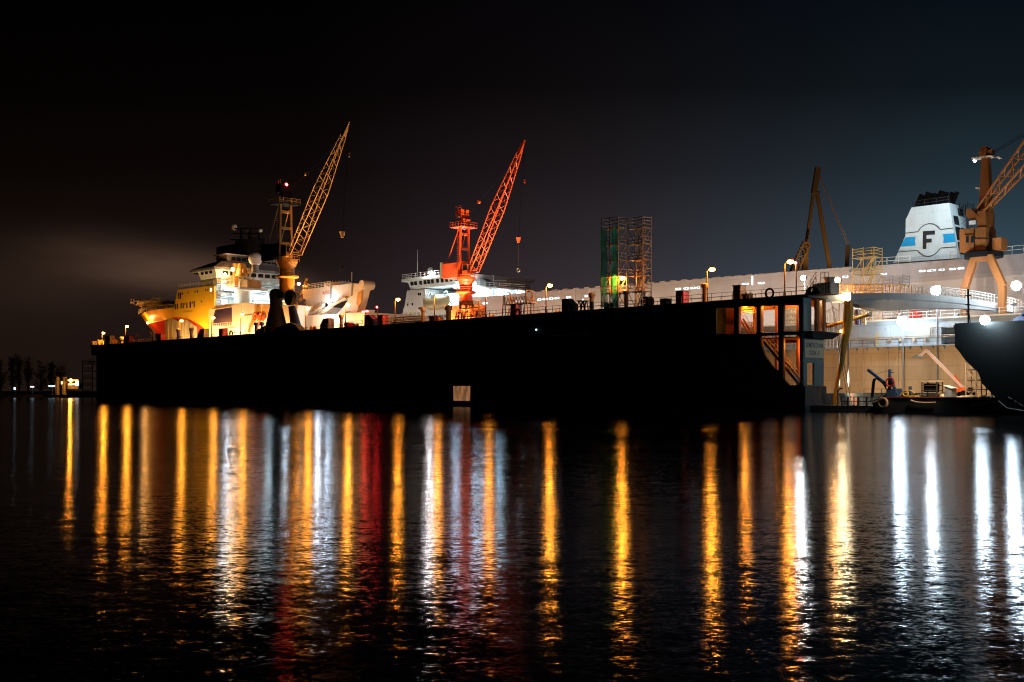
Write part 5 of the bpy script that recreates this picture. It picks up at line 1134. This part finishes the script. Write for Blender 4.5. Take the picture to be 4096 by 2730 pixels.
# ------------------------------------------------------------------ fittings on the near wall
def vent(px, ytop, w, label, m='purple', u=1.3, cap='cap', grp='mushroom vents on the dock wall'):
    a = I(px, 0, u)[0]; zt = I(px, ytop, u)[2]; Y = Wd((a, u, 0)).y; r = w / 2 / F * Y
    t = T('mushroom_vent', label, 'vent', (a, u, DK), grp)
    t.part('pipe', MB().cyl((a, u, DK), (a, u, zt - r * .5), r * .62, n=14).cyl((a, u, DK), (a, u, DK + .1), r * .8, n=14), M[m])
    t.part('cap', MB().cyl((a, u, zt - r * 1.1), (a, u, zt - r * .25), r, n=16).ball((a, u, zt - r * .25), r, 16, 5, sz=.35, half=True), M[m])
for px, y, w, lb, m in ((487, 1349, 18, 'yellow lit mushroom vent near the far dock end', 'whull'), (551, 1340, 13, 'small dark vent right of the red cabinet at the far dock end', 'purple'), (612, 1325, 18, 'thick dark vent just left of the red bow', 'purple'),
    (713, 1316, 20, 'capped vent in front of the bow sheeting', 'purple'), (765, 1313, 20, 'second capped vent in front of the bow sheeting', 'purple'), (1025, 1291, 20, 'left one of the two thick vents by the ochre crane base', 'purple'),
    (1048, 1290, 21, 'right one of the two thick vents by the ochre crane base', 'purple'), (1365, 1259, 22, 'pink capped vent under the folded deck crane', 'purple'), (1692, 1231, 25, 'brown capped vent in front of the ferry front', 'purple'),
    (1794, 1223, 33, 'large grey capped vent left of the red crane', 'purple'), (2367, 1173, 30, 'mauve capped vent left of the green scaffold', 'purple'), (2505, 1163, 28, 'capped vent at the foot of the two scaffold towers', 'purple'), (2818, 1135, 30, 'tallest thick vent beside a lamp post on the near wall', 'crnY')):
    vent(px, y, w, lb, m)
def cabinet(x0, x1, ytop, label, m='redbox', u=1.0, slope=0, d=1.4):
    a0, a1 = I(x0, 0, u)[0], I(x1, 0, u)[0]; z = I(x0, ytop, u)[2]; t = T('cabinet', label, 'cabinet', ((a0 + a1) / 2, u + d / 2, DK))
    if slope: body = MB().plate([(a0, DK), (a1, DK), (a1, z - (z - DK) * .45 * (slope > 1)), (a0 + (a1 - a0) * (.5 if slope > 1 else .35), z), (a0, z if slope > 1 else DK + (z - DK) * .4)], u, u + d)
    else: body = MB().box(a0, a1, u, u + d, DK, z)
    t.part('body', body, M[m]); t.part('lid', MB().box(a0 + (a1 - a0) * (.3 if slope == 1 else 0) - .08, a1 + .08 - (a1 - a0) * (.45 if slope > 1 else 0), u - .08, u + d + .08, z, z + .09), M['rail'])
    t.part('door', MB().box(a0 + .15, a1 - .15, u - .05, u, DK + .2, DK + (z - DK) * (.5 if slope else .9)), M[m])
for x0, x1, y, lb, m, s in ((421, 440, 1346, 'dark flared cabinet at the far dock end', 'purple', 0), (496, 515, 1345, 'red cabinet beside the yellow mushroom vent', 'redbox', 0), (626, 644, 1338, 'dark red cabinet in front of the red bow', 'redbox', 0),
    (790, 816, 1319, 'grey violet cabinet with sloping side near the red arch', 'purple', 1), (874, 890, 1317, 'red cabinet under the dark hull panel', 'redbox', 0), (1280, 1314, 1278, 'dark cabinet with sloping side under the deck crane rams', 'purple', 1),
    (1376, 1393, 1293, 'low dark cabinet right of the pink capped vent', 'redbox', 0), (1457, 1494, 1264, 'dark cabinet with stepped side below the three red lamps', 'purple', 2), (1510, 1531, 1264, 'red cabinet below the small red lamp', 'redbox', 0),
    (1716, 1736, 1267, 'low brown box under the ferry lettering', 'redbox', 0), (2041, 2064, 1221, 'red cabinet under the yellow trestle gangway', 'redbox', 0), (2247, 2290, 1199, 'large black cabinet with stepped side', 'black', 2),
    (2640, 2664, 1198, 'dark drum-like box right of the scaffold towers', 'black', 0), (2703, 2734, 1168, 'rust red cabinet between scaffolds and tall vent', 'redbox', 0), (2932, 2962, 1145, 'dark brown cabinet with a flat lid near the right end', 'purple', 0)):
    cabinet(x0, x1, y, lb, m, slope=s)
def buoy(px, py, label):
    p = I(px, py, .25); solo('lifebuoy', MB().ring(p, .62, .15, 'u', 20, 8), M['black'], label, 'lifebuoy', p, 'lifebuoys on the dock railing')
buoy(924, 1335, 'dark lifebuoy on the railing by the red cabinet under the hull panel'); buoy(2070, 1254, 'black lifebuoy on the railing beside the trestle gangway'); buoy(3078, 1174, 'black lifebuoy on the railing near the right dock end')
def trestle(x0, x1, ytop, ydeck, label, u=1.6, m='yellowrail'):
    a0, a1 = I(x0, 0, u)[0], I(x1, 0, u)[0]; zt = I(x0, ytop, u)[2]; zd = I(x0, ydeck, u)[2]; t = T('trestle_gangway', label, 'gangway', ((a0 + a1) / 2, u + .6, DK))
    for a in (a0, a1):
        fr = MB()
        for du in (0, 1.5):
            fr.bar((a - .5, u + du, DK), (a, u + du, zt), .13); fr.bar((a + .5, u + du, DK), (a, u + du, zt), .13)
        fr.bar((a, u, zt), (a, u + 1.5, zt), .12)
        t.part('trestle', fr, M[m])
    sp = MB().box(a0 - .4, a1 + 1.2, u, u + 1.5, zd - .1, zd)
    for du in (0, 1.5):
        n = 8
        for h in (.55, 1.1): sp.bar((a0, u + du, zd + h), (a1 + 1.0, u + du, zd + h), .07)
        for i in range(n):
            x, y = a0 + (a1 - a0) * i / n, a0 + (a1 - a0) * (i + 1) / n; sp.bar((x, u + du, zd), ((x + y) / 2, u + du, zd + 1.1), .06); sp.bar(((x + y) / 2, u + du, zd + 1.1), (y, u + du, zd), .06)
    t.part('walkway', sp, M[m])
trestle(2016, 2104, 1170, 1219, 'yellow trestle gangway in front of the ferry garage side')
trestle(1840, 1892, 1207, 1234, 'yellow trestle gangway in front of the red crane base')
trestle(1826, 1905, 1250, 1268, 'lower rusty trestle gangway at the foot of the red crane', 2.9, 'tube')
for px, lb in ((1597, 'low railed gangway lying on the dock wall left of the ferry'),):
    p, q = Vector(I(1556, 0, .9)), Vector(I(1682, 0, .9)); p.z = q.z = DK + .4; mbb = MB()
    for du in (0, 1.1):
        for h in (0, .5, .9): mbb.bar(p + V(0, du, h), q + V(0, du, h), .08)
        for i in range(22): c = p.lerp(q, i / 21); mbb.bar(c + V(0, du, 0), c + V(0, du, .9), .05)
    mbb.box(p.x, q.x, p.y, p.y + 1.1, DK + .3, DK + .42).box(p.x + 1, p.x + 1.3, p.y, p.y + 1.1, DK, DK + .3).box(q.x - 1.3, q.x - 1, p.y, p.y + 1.1, DK, DK + .3)
    solo('gangway', mbb, M['tube'], lb, 'gangway', ((p.x + q.x) / 2, 1.4, DK))
def winch(px, w, h, label, m, seed, u=2.4):
    a = I(px, 0, u)[0]; Y = Wd((a, u, 0)).y; s = w / F * Y / 2 / .8; hh = h / F * Y; t = T('winch', label, 'winch', (a, u, DK), 'winches and deck machinery on the dock wall')
    t.part('drum', MB().cyl((a - s * .6, u, DK + hh * .5), (a + s * .6, u, DK + hh * .5), hh * .34, n=14).cyl((a - s * .65, u, DK + hh * .5), (a - s * .5, u, DK + hh * .5), hh * .48, n=14).cyl((a + s * .5, u, DK + hh * .5), (a + s * .65, u, DK + hh * .5), hh * .48, n=14), M[m])
    t.part('frame', MB().box(a - s, a + s, u - .7, u + .7, DK, DK + hh * .12).bar((a - s * .85, u, DK), (a - s * .85, u, DK + hh * .7), .2).bar((a + s * .85, u, DK), (a + s * .85, u, DK + hh * .7), .2), M[m])
    t.part('motor', MB().cyl((a + s * .2, u - .6, DK + hh * .2), (a + s * .2, u - .6, DK + hh * .95), hh * .16, n=10), M[m])
for px, w, h, lb, m in ((378, 20, 20, 'lit winch with hose at the far left end of the dock wall', 'whull'), (402, 18, 24, 'lit winch beside the leftmost lamp post', 'whull'), (455, 26, 22, 'yellow lit winch between the two leftmost lamp posts', 'yellowrail'), (528, 24, 16, 'low lit winch right of the red cabinet at the far end', 'yellowrail'),
    (905, 20, 12, 'dark winch behind the lifebuoy under the hull panel', 'rail'), (1252, 30, 18, 'rusty winch right of the ochre crane base', 'crnY'), (1425, 22, 16, 'small winch right of the deck crane tip', 'rail'), (1758, 24, 20, 'small rusty winch under the ferry lettering', 'crnY'),
    (1966, 26, 15, 'bright yellow winch right of the red crane', 'yellowrail'), (2232, 18, 12, 'small lit winch left of the black cabinet', 'crnY'), (2590, 46, 44, 'tall dark winch at the foot of the bare scaffold tower', 'black'), (2755, 14, 12, 'pair of small lit bollards left of the tall vent', 'whull'),
    (2990, 42, 32, 'dark winch with round guards near the right dock end', 'rail'), (2435, 36, 30, 'dark winch under the green scaffold net', 'black')):
    winch(px, w, h, lb, m, 1)
def sawhorse():
    t = T('trestle_stand', 'pair of dark trestles between black cabinet and mauve vent', 'trestle', (I(2325, 0, 1.3)[0], 1.6, DK)); m = MB()
    for px in (2318, 2334):
        a = I(px, 0, 1.3)[0]; z = I(px, 1206, 1.3)[2]
        for du in (0, .8): m.bar((a - .5, 1.2 + du, DK), (a - .12, 1.2 + du, z), .12).bar((a + .5, 1.2 + du, DK), (a + .12, 1.2 + du, z), .12).bar((a - .3, 1.2 + du, DK + .8), (a + .3, 1.2 + du, DK + .8), .08)
        m.box(a - .45, a + .45, 1.0, 2.2, z, z + .12)
    t.part('stand', m, M['black'])
sawhorse()
def capstan():
    a = I(3290, 0, 2)[0]; t = T('mooring_platform', 'rusty stepped platform with handrails on the right end of the dock wall', 'platform', (a, 2.5, DK)); st = MB()
    for k in range(4): st.box(a - 1.5 + .35 * k, a + 1.7, 1.2, 3.4, DK + .42 * k, DK + .42 * k + .3)
    for k in range(7): st.box(a - 1.0 + .4 * k, a - .8 + .4 * k, 1.15, 3.5, DK, DK + 1.5)
    t.part('steps', st, M['tube']); t.part('handrail', MB().rail((a - 1.4, 1.2, DK + .4), (a - .5, 1.2, DK + 1.6), 1.5, .5, .07).rail((a + .2, 1.2, DK + 1.6), (a + 1.4, 1.2, DK + 1.6), 1.3, .5, .07), M['tube'])
    t.part('drum', MB().cyl((a + .9, 2.2, DK + 1.6), (a + .9, 2.2, DK + 2.3), .6, .75, 14), M['tube'])
capstan()

# stacked yellow truss gangways on the second dock, seen through the open frame
def truss_stack():
    u = 47.5
    for k, (x0, x1, y0, lb) in enumerate(((3126, 3200, 1300, 'bottom one of the yellow trusses stacked behind the open dock end'), (3126, 3200, 1280, 'second yellow truss from the bottom of the stack behind the dock end'), (3126, 3200, 1262, 'third yellow truss up in the stack behind the dock end'), (3126, 3200, 1244, 'top yellow truss of the stack behind the dock end'), (2950, 3022, 1300, 'single yellow truss seen through the left lit opening of the dock end'))):
        a0, a1 = I(x0, 0, u)[0], I(x1, 0, u)[0]; z = 14.92 + (k if k < 4 else 0) * .96
        m = MB()
        for uu in (u, u + 1.4):
            m.bar((a0, uu, z), (a1, uu, z), .12).bar((a0, uu, z + .9), (a1, uu, z + .9), .1)
            n = 12
            for i in range(n):
                x, y = a0 + (a1 - a0) * i / n, a0 + (a1 - a0) * (i + 1) / n; m.bar((x, uu, z), ((x + y) / 2, uu, z + .9), .07).bar(((x + y) / 2, uu, z + .9), (y, uu, z), .07)
        m.box(a0, a1, u + .06, u + 1.34, z - .03, z + .02)
        solo('truss_gangway', m, M['sand'], lb, 'truss', ((a0 + a1) / 2, u + .7, z), 'yellow trusses behind the dock end')
truss_stack()
p = I(3640, 1280, 48); q = I(3663, 1244, 48)
t = T('container', 'small red container on the wall right of the floodlight', 'container', ((p[0] + q[0]) / 2, 49, 14.7)); t.part('body', MB().box(p[0], q[0], 48, 50.4, 14.93, q[2]), M['redbox']); t.part('frame', MB().box(p[0] - .06, q[0] + .06, 47.94, 50.46, q[2], q[2] + .12).box(p[0] - .05, q[0] + .05, 47.95, 50.45, 14.7, 14.93), M['rail'])

# ------------------------------------------------------------------ hanging tarpaulin, boom and ropes at the dock mouth
def tarpaulin():
    u0 = 7.5
    prof = [(3377, 3411, 1205), (3376, 3412, 1230), (3374, 3411, 1262), (3372, 3408, 1300), (3368, 3399, 1345), (3364, 3385, 1400), (3358, 3377, 1450), (3350, 3368, 1485), (3342, 3356, 1530), (3339, 3350, 1552), (3330, 3358, 1600), (3322, 3366, 1638)]
    rings = []
    for k, (x0, x1, y) in enumerate(prof):
        p, q = Vector(I(x0, y, u0)), Vector(I(x1, y, u0)); c = (p + q) / 2; hw = (q.x - p.x) / 2; n = 28
        rings.append([(c.x + hw * math.cos(2 * math.pi * i / n) * (1 + .05 * math.sin(i * 5 + k)), c.y + hw * .55 * math.sin(2 * math.pi * i / n) * (1 + .35 * math.sin(i * 2.4 + k * .35)), c.z) for i in range(n)])
    solo('tarpaulin', MB().loft(rings, smooth=True), M['tarp'], 'long twisted amber tarpaulin hanging from the dock end to the water', 'tarpaulin', (rings[-1][0][0], u0, 0))
tarpaulin()
t = T('boom_pole', 'thick amber lit pole sticking out to the right behind the tarpaulin', 'pole', I(3305, 1308, 9.3)); t.part('pole', MB().cyl(I(3303, 1308, 9.3), I(3484, 1257, 9.3), .26, n=14), M['crnY']); t.part('pole_cap', MB().cyl(I(3478, 1259, 9.3), I(3485, 1256.5, 9.3), .32, n=14), M['whull'])
rp = MB(); [rp.bar(I(x0, 1210, 7.0), I(x1, 1625, 6.6), .06) for x0, x1 in ((3326, 3395), (3329, 3408))]
solo('mooring_rope', rp, M['rail'], 'two slack ropes running down left of the tarpaulin to the low platform', 'rope', I(3330, 1210, 7.0))
def rack():
    u = 43.0; t = T('hoist_frame', 'white steel hoist frame between tarpaulin and dock end', 'frame', I(3327, 1300, u)); m = MB()
    p = lambda x, y: I(x, y, u)
    m.bar(p(3306, 1250), p(3332, 1230), .16).bar(p(3332, 1230), p(3350, 1246), .16).bar(p(3306, 1250), p(3350, 1250), .16)
    for x in (3308, 3320, 3334, 3348): m.bar(p(x, 1250), p(x, 1392), .12)
    for y in (1265, 1280, 1296): m.bar(p(3306, y), p(3350, y), .1)
    t.part('frame', m, M['railw'])
    m = MB(); m.lattice(p(3415, 1232), p(3470, 1246), 1.5, 1.5, 2.2, 2.0, 5, (0, 1, 0), .14, .1).bar(p(3420, 1240), p(3420, 1300), .3).bar(p(3460, 1250), p(3460, 1300), .3).bar(p(3440, 1245), p(3452, 1292), .3); t.part('truss', m, M['sand'])
    m = MB().cyl(p(3432, 1240), p(3432, 1300), .5, n=12); t.part('tank', m, M['violet'])
rack()

# ------------------------------------------------------------------ barge, work boat things
def barge():
    u0, u1 = -.6, 7.5; t = T('work_barge', 'low dark work barge with rope fenders moored at the dock mouth', 'barge', (18, 3.5, 0))
    a0, a1 = I(3492, 0, u0)[0], I(4150, 0, u0)[0]; zt = I(3700, 1592, u0)[2]
    t.part('hull', MB().plate([(a0 + .6, -.8), (a1, -.8), (a1, zt), (a0 + 1.1, zt), (a0, zt - .35), (a0, .3)], u0, u1), M['barge'])
    t.part('deck_edge', MB().box(a0 + 1.1, a1, u0 - .06, u0 + .1, zt, zt + .09), M['orange'])
    p0, p1 = I(3350, 0, 1.2)[0], a0 - .05; zp = I(3420, 1624, 1.2)[2]
    t.part('fore_platform', MB().box(p0 - 6, p1, 1.2, 6.5, -.8, zp), M['barge'])
    r = MB().rail((p0 + .5, 1.3, zp), (p1, 1.3, zp), 1.15, 1.55, .09).rail((p0 + 1.2, 6.0, zp), (p1 - 1, 6.0, zp), 2.2, 1.1, .06, 4)
    for px in (3392, 3433, 3467): a = I(px, 0, 1.2)[0]; r.box(a - .12, a + .12, 1.1, 1.35, zp, zp + 1.1)
    r.tube([I(3352, 1624, 1.2), I(3352, 1565, 1.2), I(3358, 1556, 1.2), I(3370, 1554, 1.2)], .1, 6)
    t.part('railing', r, M['rail'])
    fd = MB(); 
    c = I(3531, 1612, u0 - .25); fd.ring(c, .55, .2, 'u', 18, 8); fd.tube([I(3490, 1615, u0 - .3), I(3500, 1610, u0 - .3), I(3512, 1606, u0 - .3), I(3520, 1600, u0 - .3), I(3531, 1596, u0 - .3)], .17, 8)
    t.part('fender', fd, M['rope'], label='tyre with thick rope')
    t.part('fender', MB().tube([I(x, y, u0 - .18) for x, y in ((3643, 1602), (3652, 1606), (3670, 1611), (3700, 1613), (3735, 1612), (3741, 1610))], .11, 8), M['rope'])
    t.part('fender', MB().tube([I(x, y, u0 - .18) for x, y in ((3886, 1621), (3905, 1619), (3935, 1615), (3960, 1609), (3978, 1604))], .14, 8), M['rope'])
    t.part('deck_rail', MB().rail((a0 + 12, 6.9, zt), (a1 - 4, 6.9, zt), 1.2, 1.6, .05), M['yellowrail'])
    return zt
ZB = barge()
def barge_gear():
    u = 2.0
    q = lambda x, y, uu=u: Vector(I(x, y, uu))
    t = T('deck_crane', 'small blue hose crane with slanting jib on the barge', 'crane', (q(3555, 0).x, u, ZB))
    t.part('mast', MB().bar((q(3558, 0).x, u, ZB), q(3559, 1478), .3), M['signb']); t.part('jib', MB().bar(q(3472, 1480), q(3552, 1542), .3, .35), M['signb'])
    t.part('rope', MB().bar(q(3559, 1482), q(3490, 1500), .04).bar(q(3559, 1490), q(3574, 1491), .1), M['rail']); t.part('winch_body', MB().box(q(3548, 0).x, q(3585, 0).x, u - .2, u + 1.6, ZB, q(3560, 1555).z).bar(q(3562, 1510), q(3586, 1578), .3), M['signb'])
    t.part('hose_reel', MB().ring(q(3561, 1530, u - .4), .55, .12, 'u', 16, 6), M['redbox'])
    hs = MB()
    for k in range(4): hs.tube([(q(3491 + 3 * k, 0).x, u - .5, ZB - .5 * (k == 0)), q(3490 + 3 * k, 1530, u - .5), q(3494 + 3 * k, 1517, u - .5), q(3504 + 3 * k, 1515, u - .5), q(3518 + 4 * k, 1524 + 3 * k, u - .5), q(3545, 1545 + 4 * k, u - .5)], .06, 6)
    solo('hose', hs, M['black'], 'bunch of black hoses hanging left of the blue hose crane', 'hose', (q(3500, 0).x, u - .5, ZB))
    t = T('cage', 'dark steel cage cabin with a light roof standing on the barge', 'cage', (q(3716, 0).x, u + .8, ZB)); a0, a1 = q(3688, 0).x, q(3747, 0).x; zt = q(3716, 1528).z; m = MB()
    for a in (a0, a1):
        for uu in (u, u + 1.6): m.bar((a, uu, ZB), (a, uu, zt), .12)
    for z in (ZB + .2, ZB + .9, ZB + 1.5):
        for uu in (u, u + 1.6): m.bar((a0, uu, z), (a1, uu, z), .09)
    t.part('frame', m, M['rail']); t.part('roof', MB().box(a0 - .1, a1 + .1, u - .1, u + 1.7, zt, zt + .16), M['sand']); t.part('tank', MB().box(a0 + .15, a1 - .3, u + .1, u + 1.4, ZB + .7, zt - .2), M['black'])
    t = T('generator', 'dark round machine with yellow frame between hose crane and cage', 'machine', (q(3632, 0).x, u + .5, ZB))
    t.part('motor', MB().cyl((q(3634, 0).x, u + .5, ZB + .2), (q(3634, 0).x, u + .5, q(3634, 1546).z), .3, .2, 12), M['signb']); t.part('frame', MB().tube([q(3600, 1582), q(3610, 1570), q(3625, 1563), q(3645, 1563), q(3658, 1575)], .1).box(q(3605, 0).x, q(3660, 0).x, u, u + 1.2, ZB, ZB + .3).ring(q(3622, 1575), .35, .1), M['yellowrail'])
    t = T('locker', 'pale grey slant-topped locker on the barge right of the cage', 'locker', (q(3795, 0).x, u + .6, ZB)); a0, a1 = q(3779, 0).x, q(3806, 0).x
    t.part('body', MB().plate([(a0, ZB), (a1, ZB), (a1, q(3806, 1556).z), (a0, q(3779, 1544).z)], u, u + 1.4), M['grey']); t.part('roof', MB().bar((a0 - .1, u + .7, q(3779, 1543).z), (a1 + .1, u + .7, q(3806, 1555).z), 1.6, .1), M['whouse'])
    rg = random.Random(11)
    for x0, x1, h, lb in ((3655, 3690, 16, 'heap of pale folded tarps left of the cage'), (3748, 3782, 18, 'yellowish covered bundle between cage and locker'), (3810, 3900, 12, 'long low heap of beige tarps right of the locker'), (3520, 3556, 18, 'bundle of cloth and pipes at the left end of the barge'), (3905, 3960, 10, 'low heap of pale sacks beneath the scaffold frame')):
        n = 10; rings = []
        for i in range(n + 1):
            s = i / n; a = q(x0 + (x1 - x0) * s, 0).x; hh = h / F * 137 * (math.sin(math.pi * s) ** .5 + .02) * rg.uniform(.7, 1.1)
            rings.append([(a, u + .9 + .9 * math.cos(k * math.pi / 7) * (.5 + .5 * math.sin(math.pi * s)), ZB + hh * math.sin(k * math.pi / 7)) for k in range(8)])
        solo('tarp_heap', MB().loft(rings, smooth=True), M['sand'], lb, 'tarps', (q((x0 + x1) / 2, 0).x, u + .9, ZB), 'heaps of covered gear on the barge')
    # aerial work platform behind the barge
    uu = 5.6; Q = lambda x, y: Vector(I(x, y, uu)); t = T('boom_lift', 'pale pink boom lift with folded jib raised behind the barge', 'boom lift', (Q(3860, 0).x, uu, ZB))
    t.part('boom', MB().bar(Q(3862, 1562), Q(3707, 1403), .32, .36), M['pink']); t.part('inner_boom', MB().bar(Q(3850, 1556), Q(3735, 1432), .22, .3), M['redbox']); t.part('jib', MB().bar(Q(3707, 1402), Q(3677, 1431), .34, .4), M['pink'])
    t.part('basket', MB().bar(Q(3650, 1429), Q(3698, 1429), .12, .2).bar(Q(3662, 1424), Q(3680, 1424), .3, .3).box(Q(3664, 0).x, Q(3690, 0).x, uu - .3, uu + .5, Q(0, 1430)[2] * 0 + Q(3677, 1434).z, Q(3677, 1426).z), M['grey'])
    t.part('chassis', MB().box(Q(3818, 0).x, Q(3880, 0).x, uu - 1, uu + 1, ZB + .7, ZB + 1.3).bar(Q(3820, 1503), Q(3850, 1550), .2), M['orange'])
    w = MB(); [w.cyl((Q(px, 0).x, uu + du, ZB + .45), (Q(px, 0).x, uu + du + .3, ZB + .45), .45, n=16) for px in (3828, 3872) for du in (-1.3, 1.0)]
    for i, px in enumerate((3828, 3872)):
        for du in (-1.3, 1.0): t.part('wheel', MB().cyl((Q(px, 0).x, uu + du, ZB + .45), (Q(px, 0).x, uu + du + .3, ZB + .45), .45, n=16), M['black'])
    # scaffold under the raked hull
    u2 = 4.2; S = lambda x, y: Vector(I(x, y, u2)); t = T('scaffold', 'rusty scaffold frame on the barge under the raked dark hull', 'scaffold', (S(3905, 0).x, u2, ZB)); m = MB(); b = MB()
    a0, a1 = S(3864, 0).x, S(3945, 0).x; zt = S(3864, 1455).z
    for a in (a0, (a0 + a1) / 2, a1):
        for du in (0, 1.6): m.bar((a, u2 + du, ZB), (a, u2 + du, zt if a == a0 else zt - (a - a0) * .7), .11)
    lv = [S(3864, y).z for y in (1561, 1524, 1482)]
    for z in lv: b.box(a0, a1 if z < 6 else a0 + (a1 - a0) * .6, u2, u2 + 1.6, z, z + .12)
    for k in range(8): z = ZB + .5 * k + .3; m.bar((a0, u2, z), (a0 + (a1 - a0) * (1 - k * .07), u2, z), .06)
    for z0, z1 in ((ZB, lv[0]), (lv[0], lv[1]), (lv[1], lv[2])): m.bar((a0, u2, z0), ((a0 + a1) / 2, u2, z1), .06).bar(((a0 + a1) / 2, u2, z0), (a0, u2, z1), .06)
    for x in (3911, 3924): m.bar(S(x, 1561), S(x, 1475), .07)
    t.part('frame', m, M['tube']); t.part('boards', b, M['rail'])
barge_gear()
def dark_hull():
    u = -2.0; G = lambda x, y: I(x, y, u)[::2]
    t = T('dark_hull', 'raked dark green-black hull end towering over the scaffold end of the work barge', 'ship', (32, 4, 0))
    o = [G(3819, 1294), G(3819, 1388), G(3838, 1409), G(3866, 1448), G(3912, 1490), G(3928, 1535), G(3960, 1567), G(3994, 1604), G(4028, 1633), G(4096, 1644)]
    o += [(o[-1][0] + 8, o[-1][1] - .5), (o[-1][0] + 30, o[-1][1] - .6), (o[-1][0] + 30, G(3960, 1292)[1])]
    t.part('hull', MB().plate(o, u, 9), M['darkhull'])
    b = MB(); b.tube([(x[0], u - .05, x[1]) for x in o[7:11]], .05, 6); t.part('chine_edge', b, M['railw'])
    b = MB().bar(I(4033, 1590, u - .03), I(4048, 1597, u - .03), .07).bar(I(4058, 1604, u - .03), I(4066, 1609, u - .03), .07).bar(I(4074, 1614, u - .03), I(4094, 1626, u - .03), .07); t.part('bilge_mark', b, M['railw'])
    e = MB().plate([G(3990, 1292), G(4020, 1266), G(4040, 1258), G(4045, 1248), G(4058, 1247), G(4066, 1257), G(4070, 1292)], 1, 1.6, 'az', [[(G(4051, 1257)[0] + .16 * math.cos(k * math.pi / 4), G(4051, 1257)[1] + .16 * math.sin(k * math.pi / 4)) for k in range(8)]])
    t.part('lifting_eye', e, mat('eye_blue', (.03, .05, .22), .4))
    m = MB().bar(I(3874, 1294, 1), I(3873, 1158, 1), .18).bar(I(3864, 1220, 1), I(3880, 1220, 1), .5, .12).bar(I(3864, 1183, 1), I(3882, 1183, 1), .5, .1).bar(I(3882, 1294, 2), I(3874, 1228, 1.2), .06); t.part('mast', m, M['black'])
    p = Vector(I(3939, 1281, -2.6)); 
    t.part('flood_light', MB().ball(p, .55, 14, 8), M['cool']); t.part('lamp_arm', MB().bar(p + V(0, .2, 0), p + V(0, 1.2, -.6), .15), M['grey']); t.part('added_edge_lamp', MB().box(21.5, 22.2, -1.9, -1.4, 10.2, 10.6), M['grey']); t.light(p + V(0, -.9, .4), 420, COOL, .3); t.light((21.3, -1.9, 10.4), 1300, COOL, .3, 'SPOT', (0, 3, 8), 62); t.light((21.2, -1.6, 10.0), 3000, (1, .80, .55), .3, 'SPOT', (16, 4, 3.0), 80)  # box at the hull edge and its two spots added to brighten dock end and barge
dark_hull()

HAZE = 0.0
if HAZE:
    mb = MB().box(-420, 330, -25, 620, -1.2, 70)
    m = bpy.data.materials.new('haze_air'); m.use_nodes = True; nt = m.node_tree; nt.nodes.clear()
    o_ = nt.nodes.new('ShaderNodeOutputMaterial'); pv = nt.nodes.new('ShaderNodeVolumePrincipled'); pv.inputs['Density'].default_value = HAZE; pv.inputs['Anisotropy'].default_value = .93
    nt.links.new(pv.outputs[0], o_.inputs['Volume'])
    solo('haze', mb, m, None, None, (0, 0, 0), dock=False, kind='stuff')
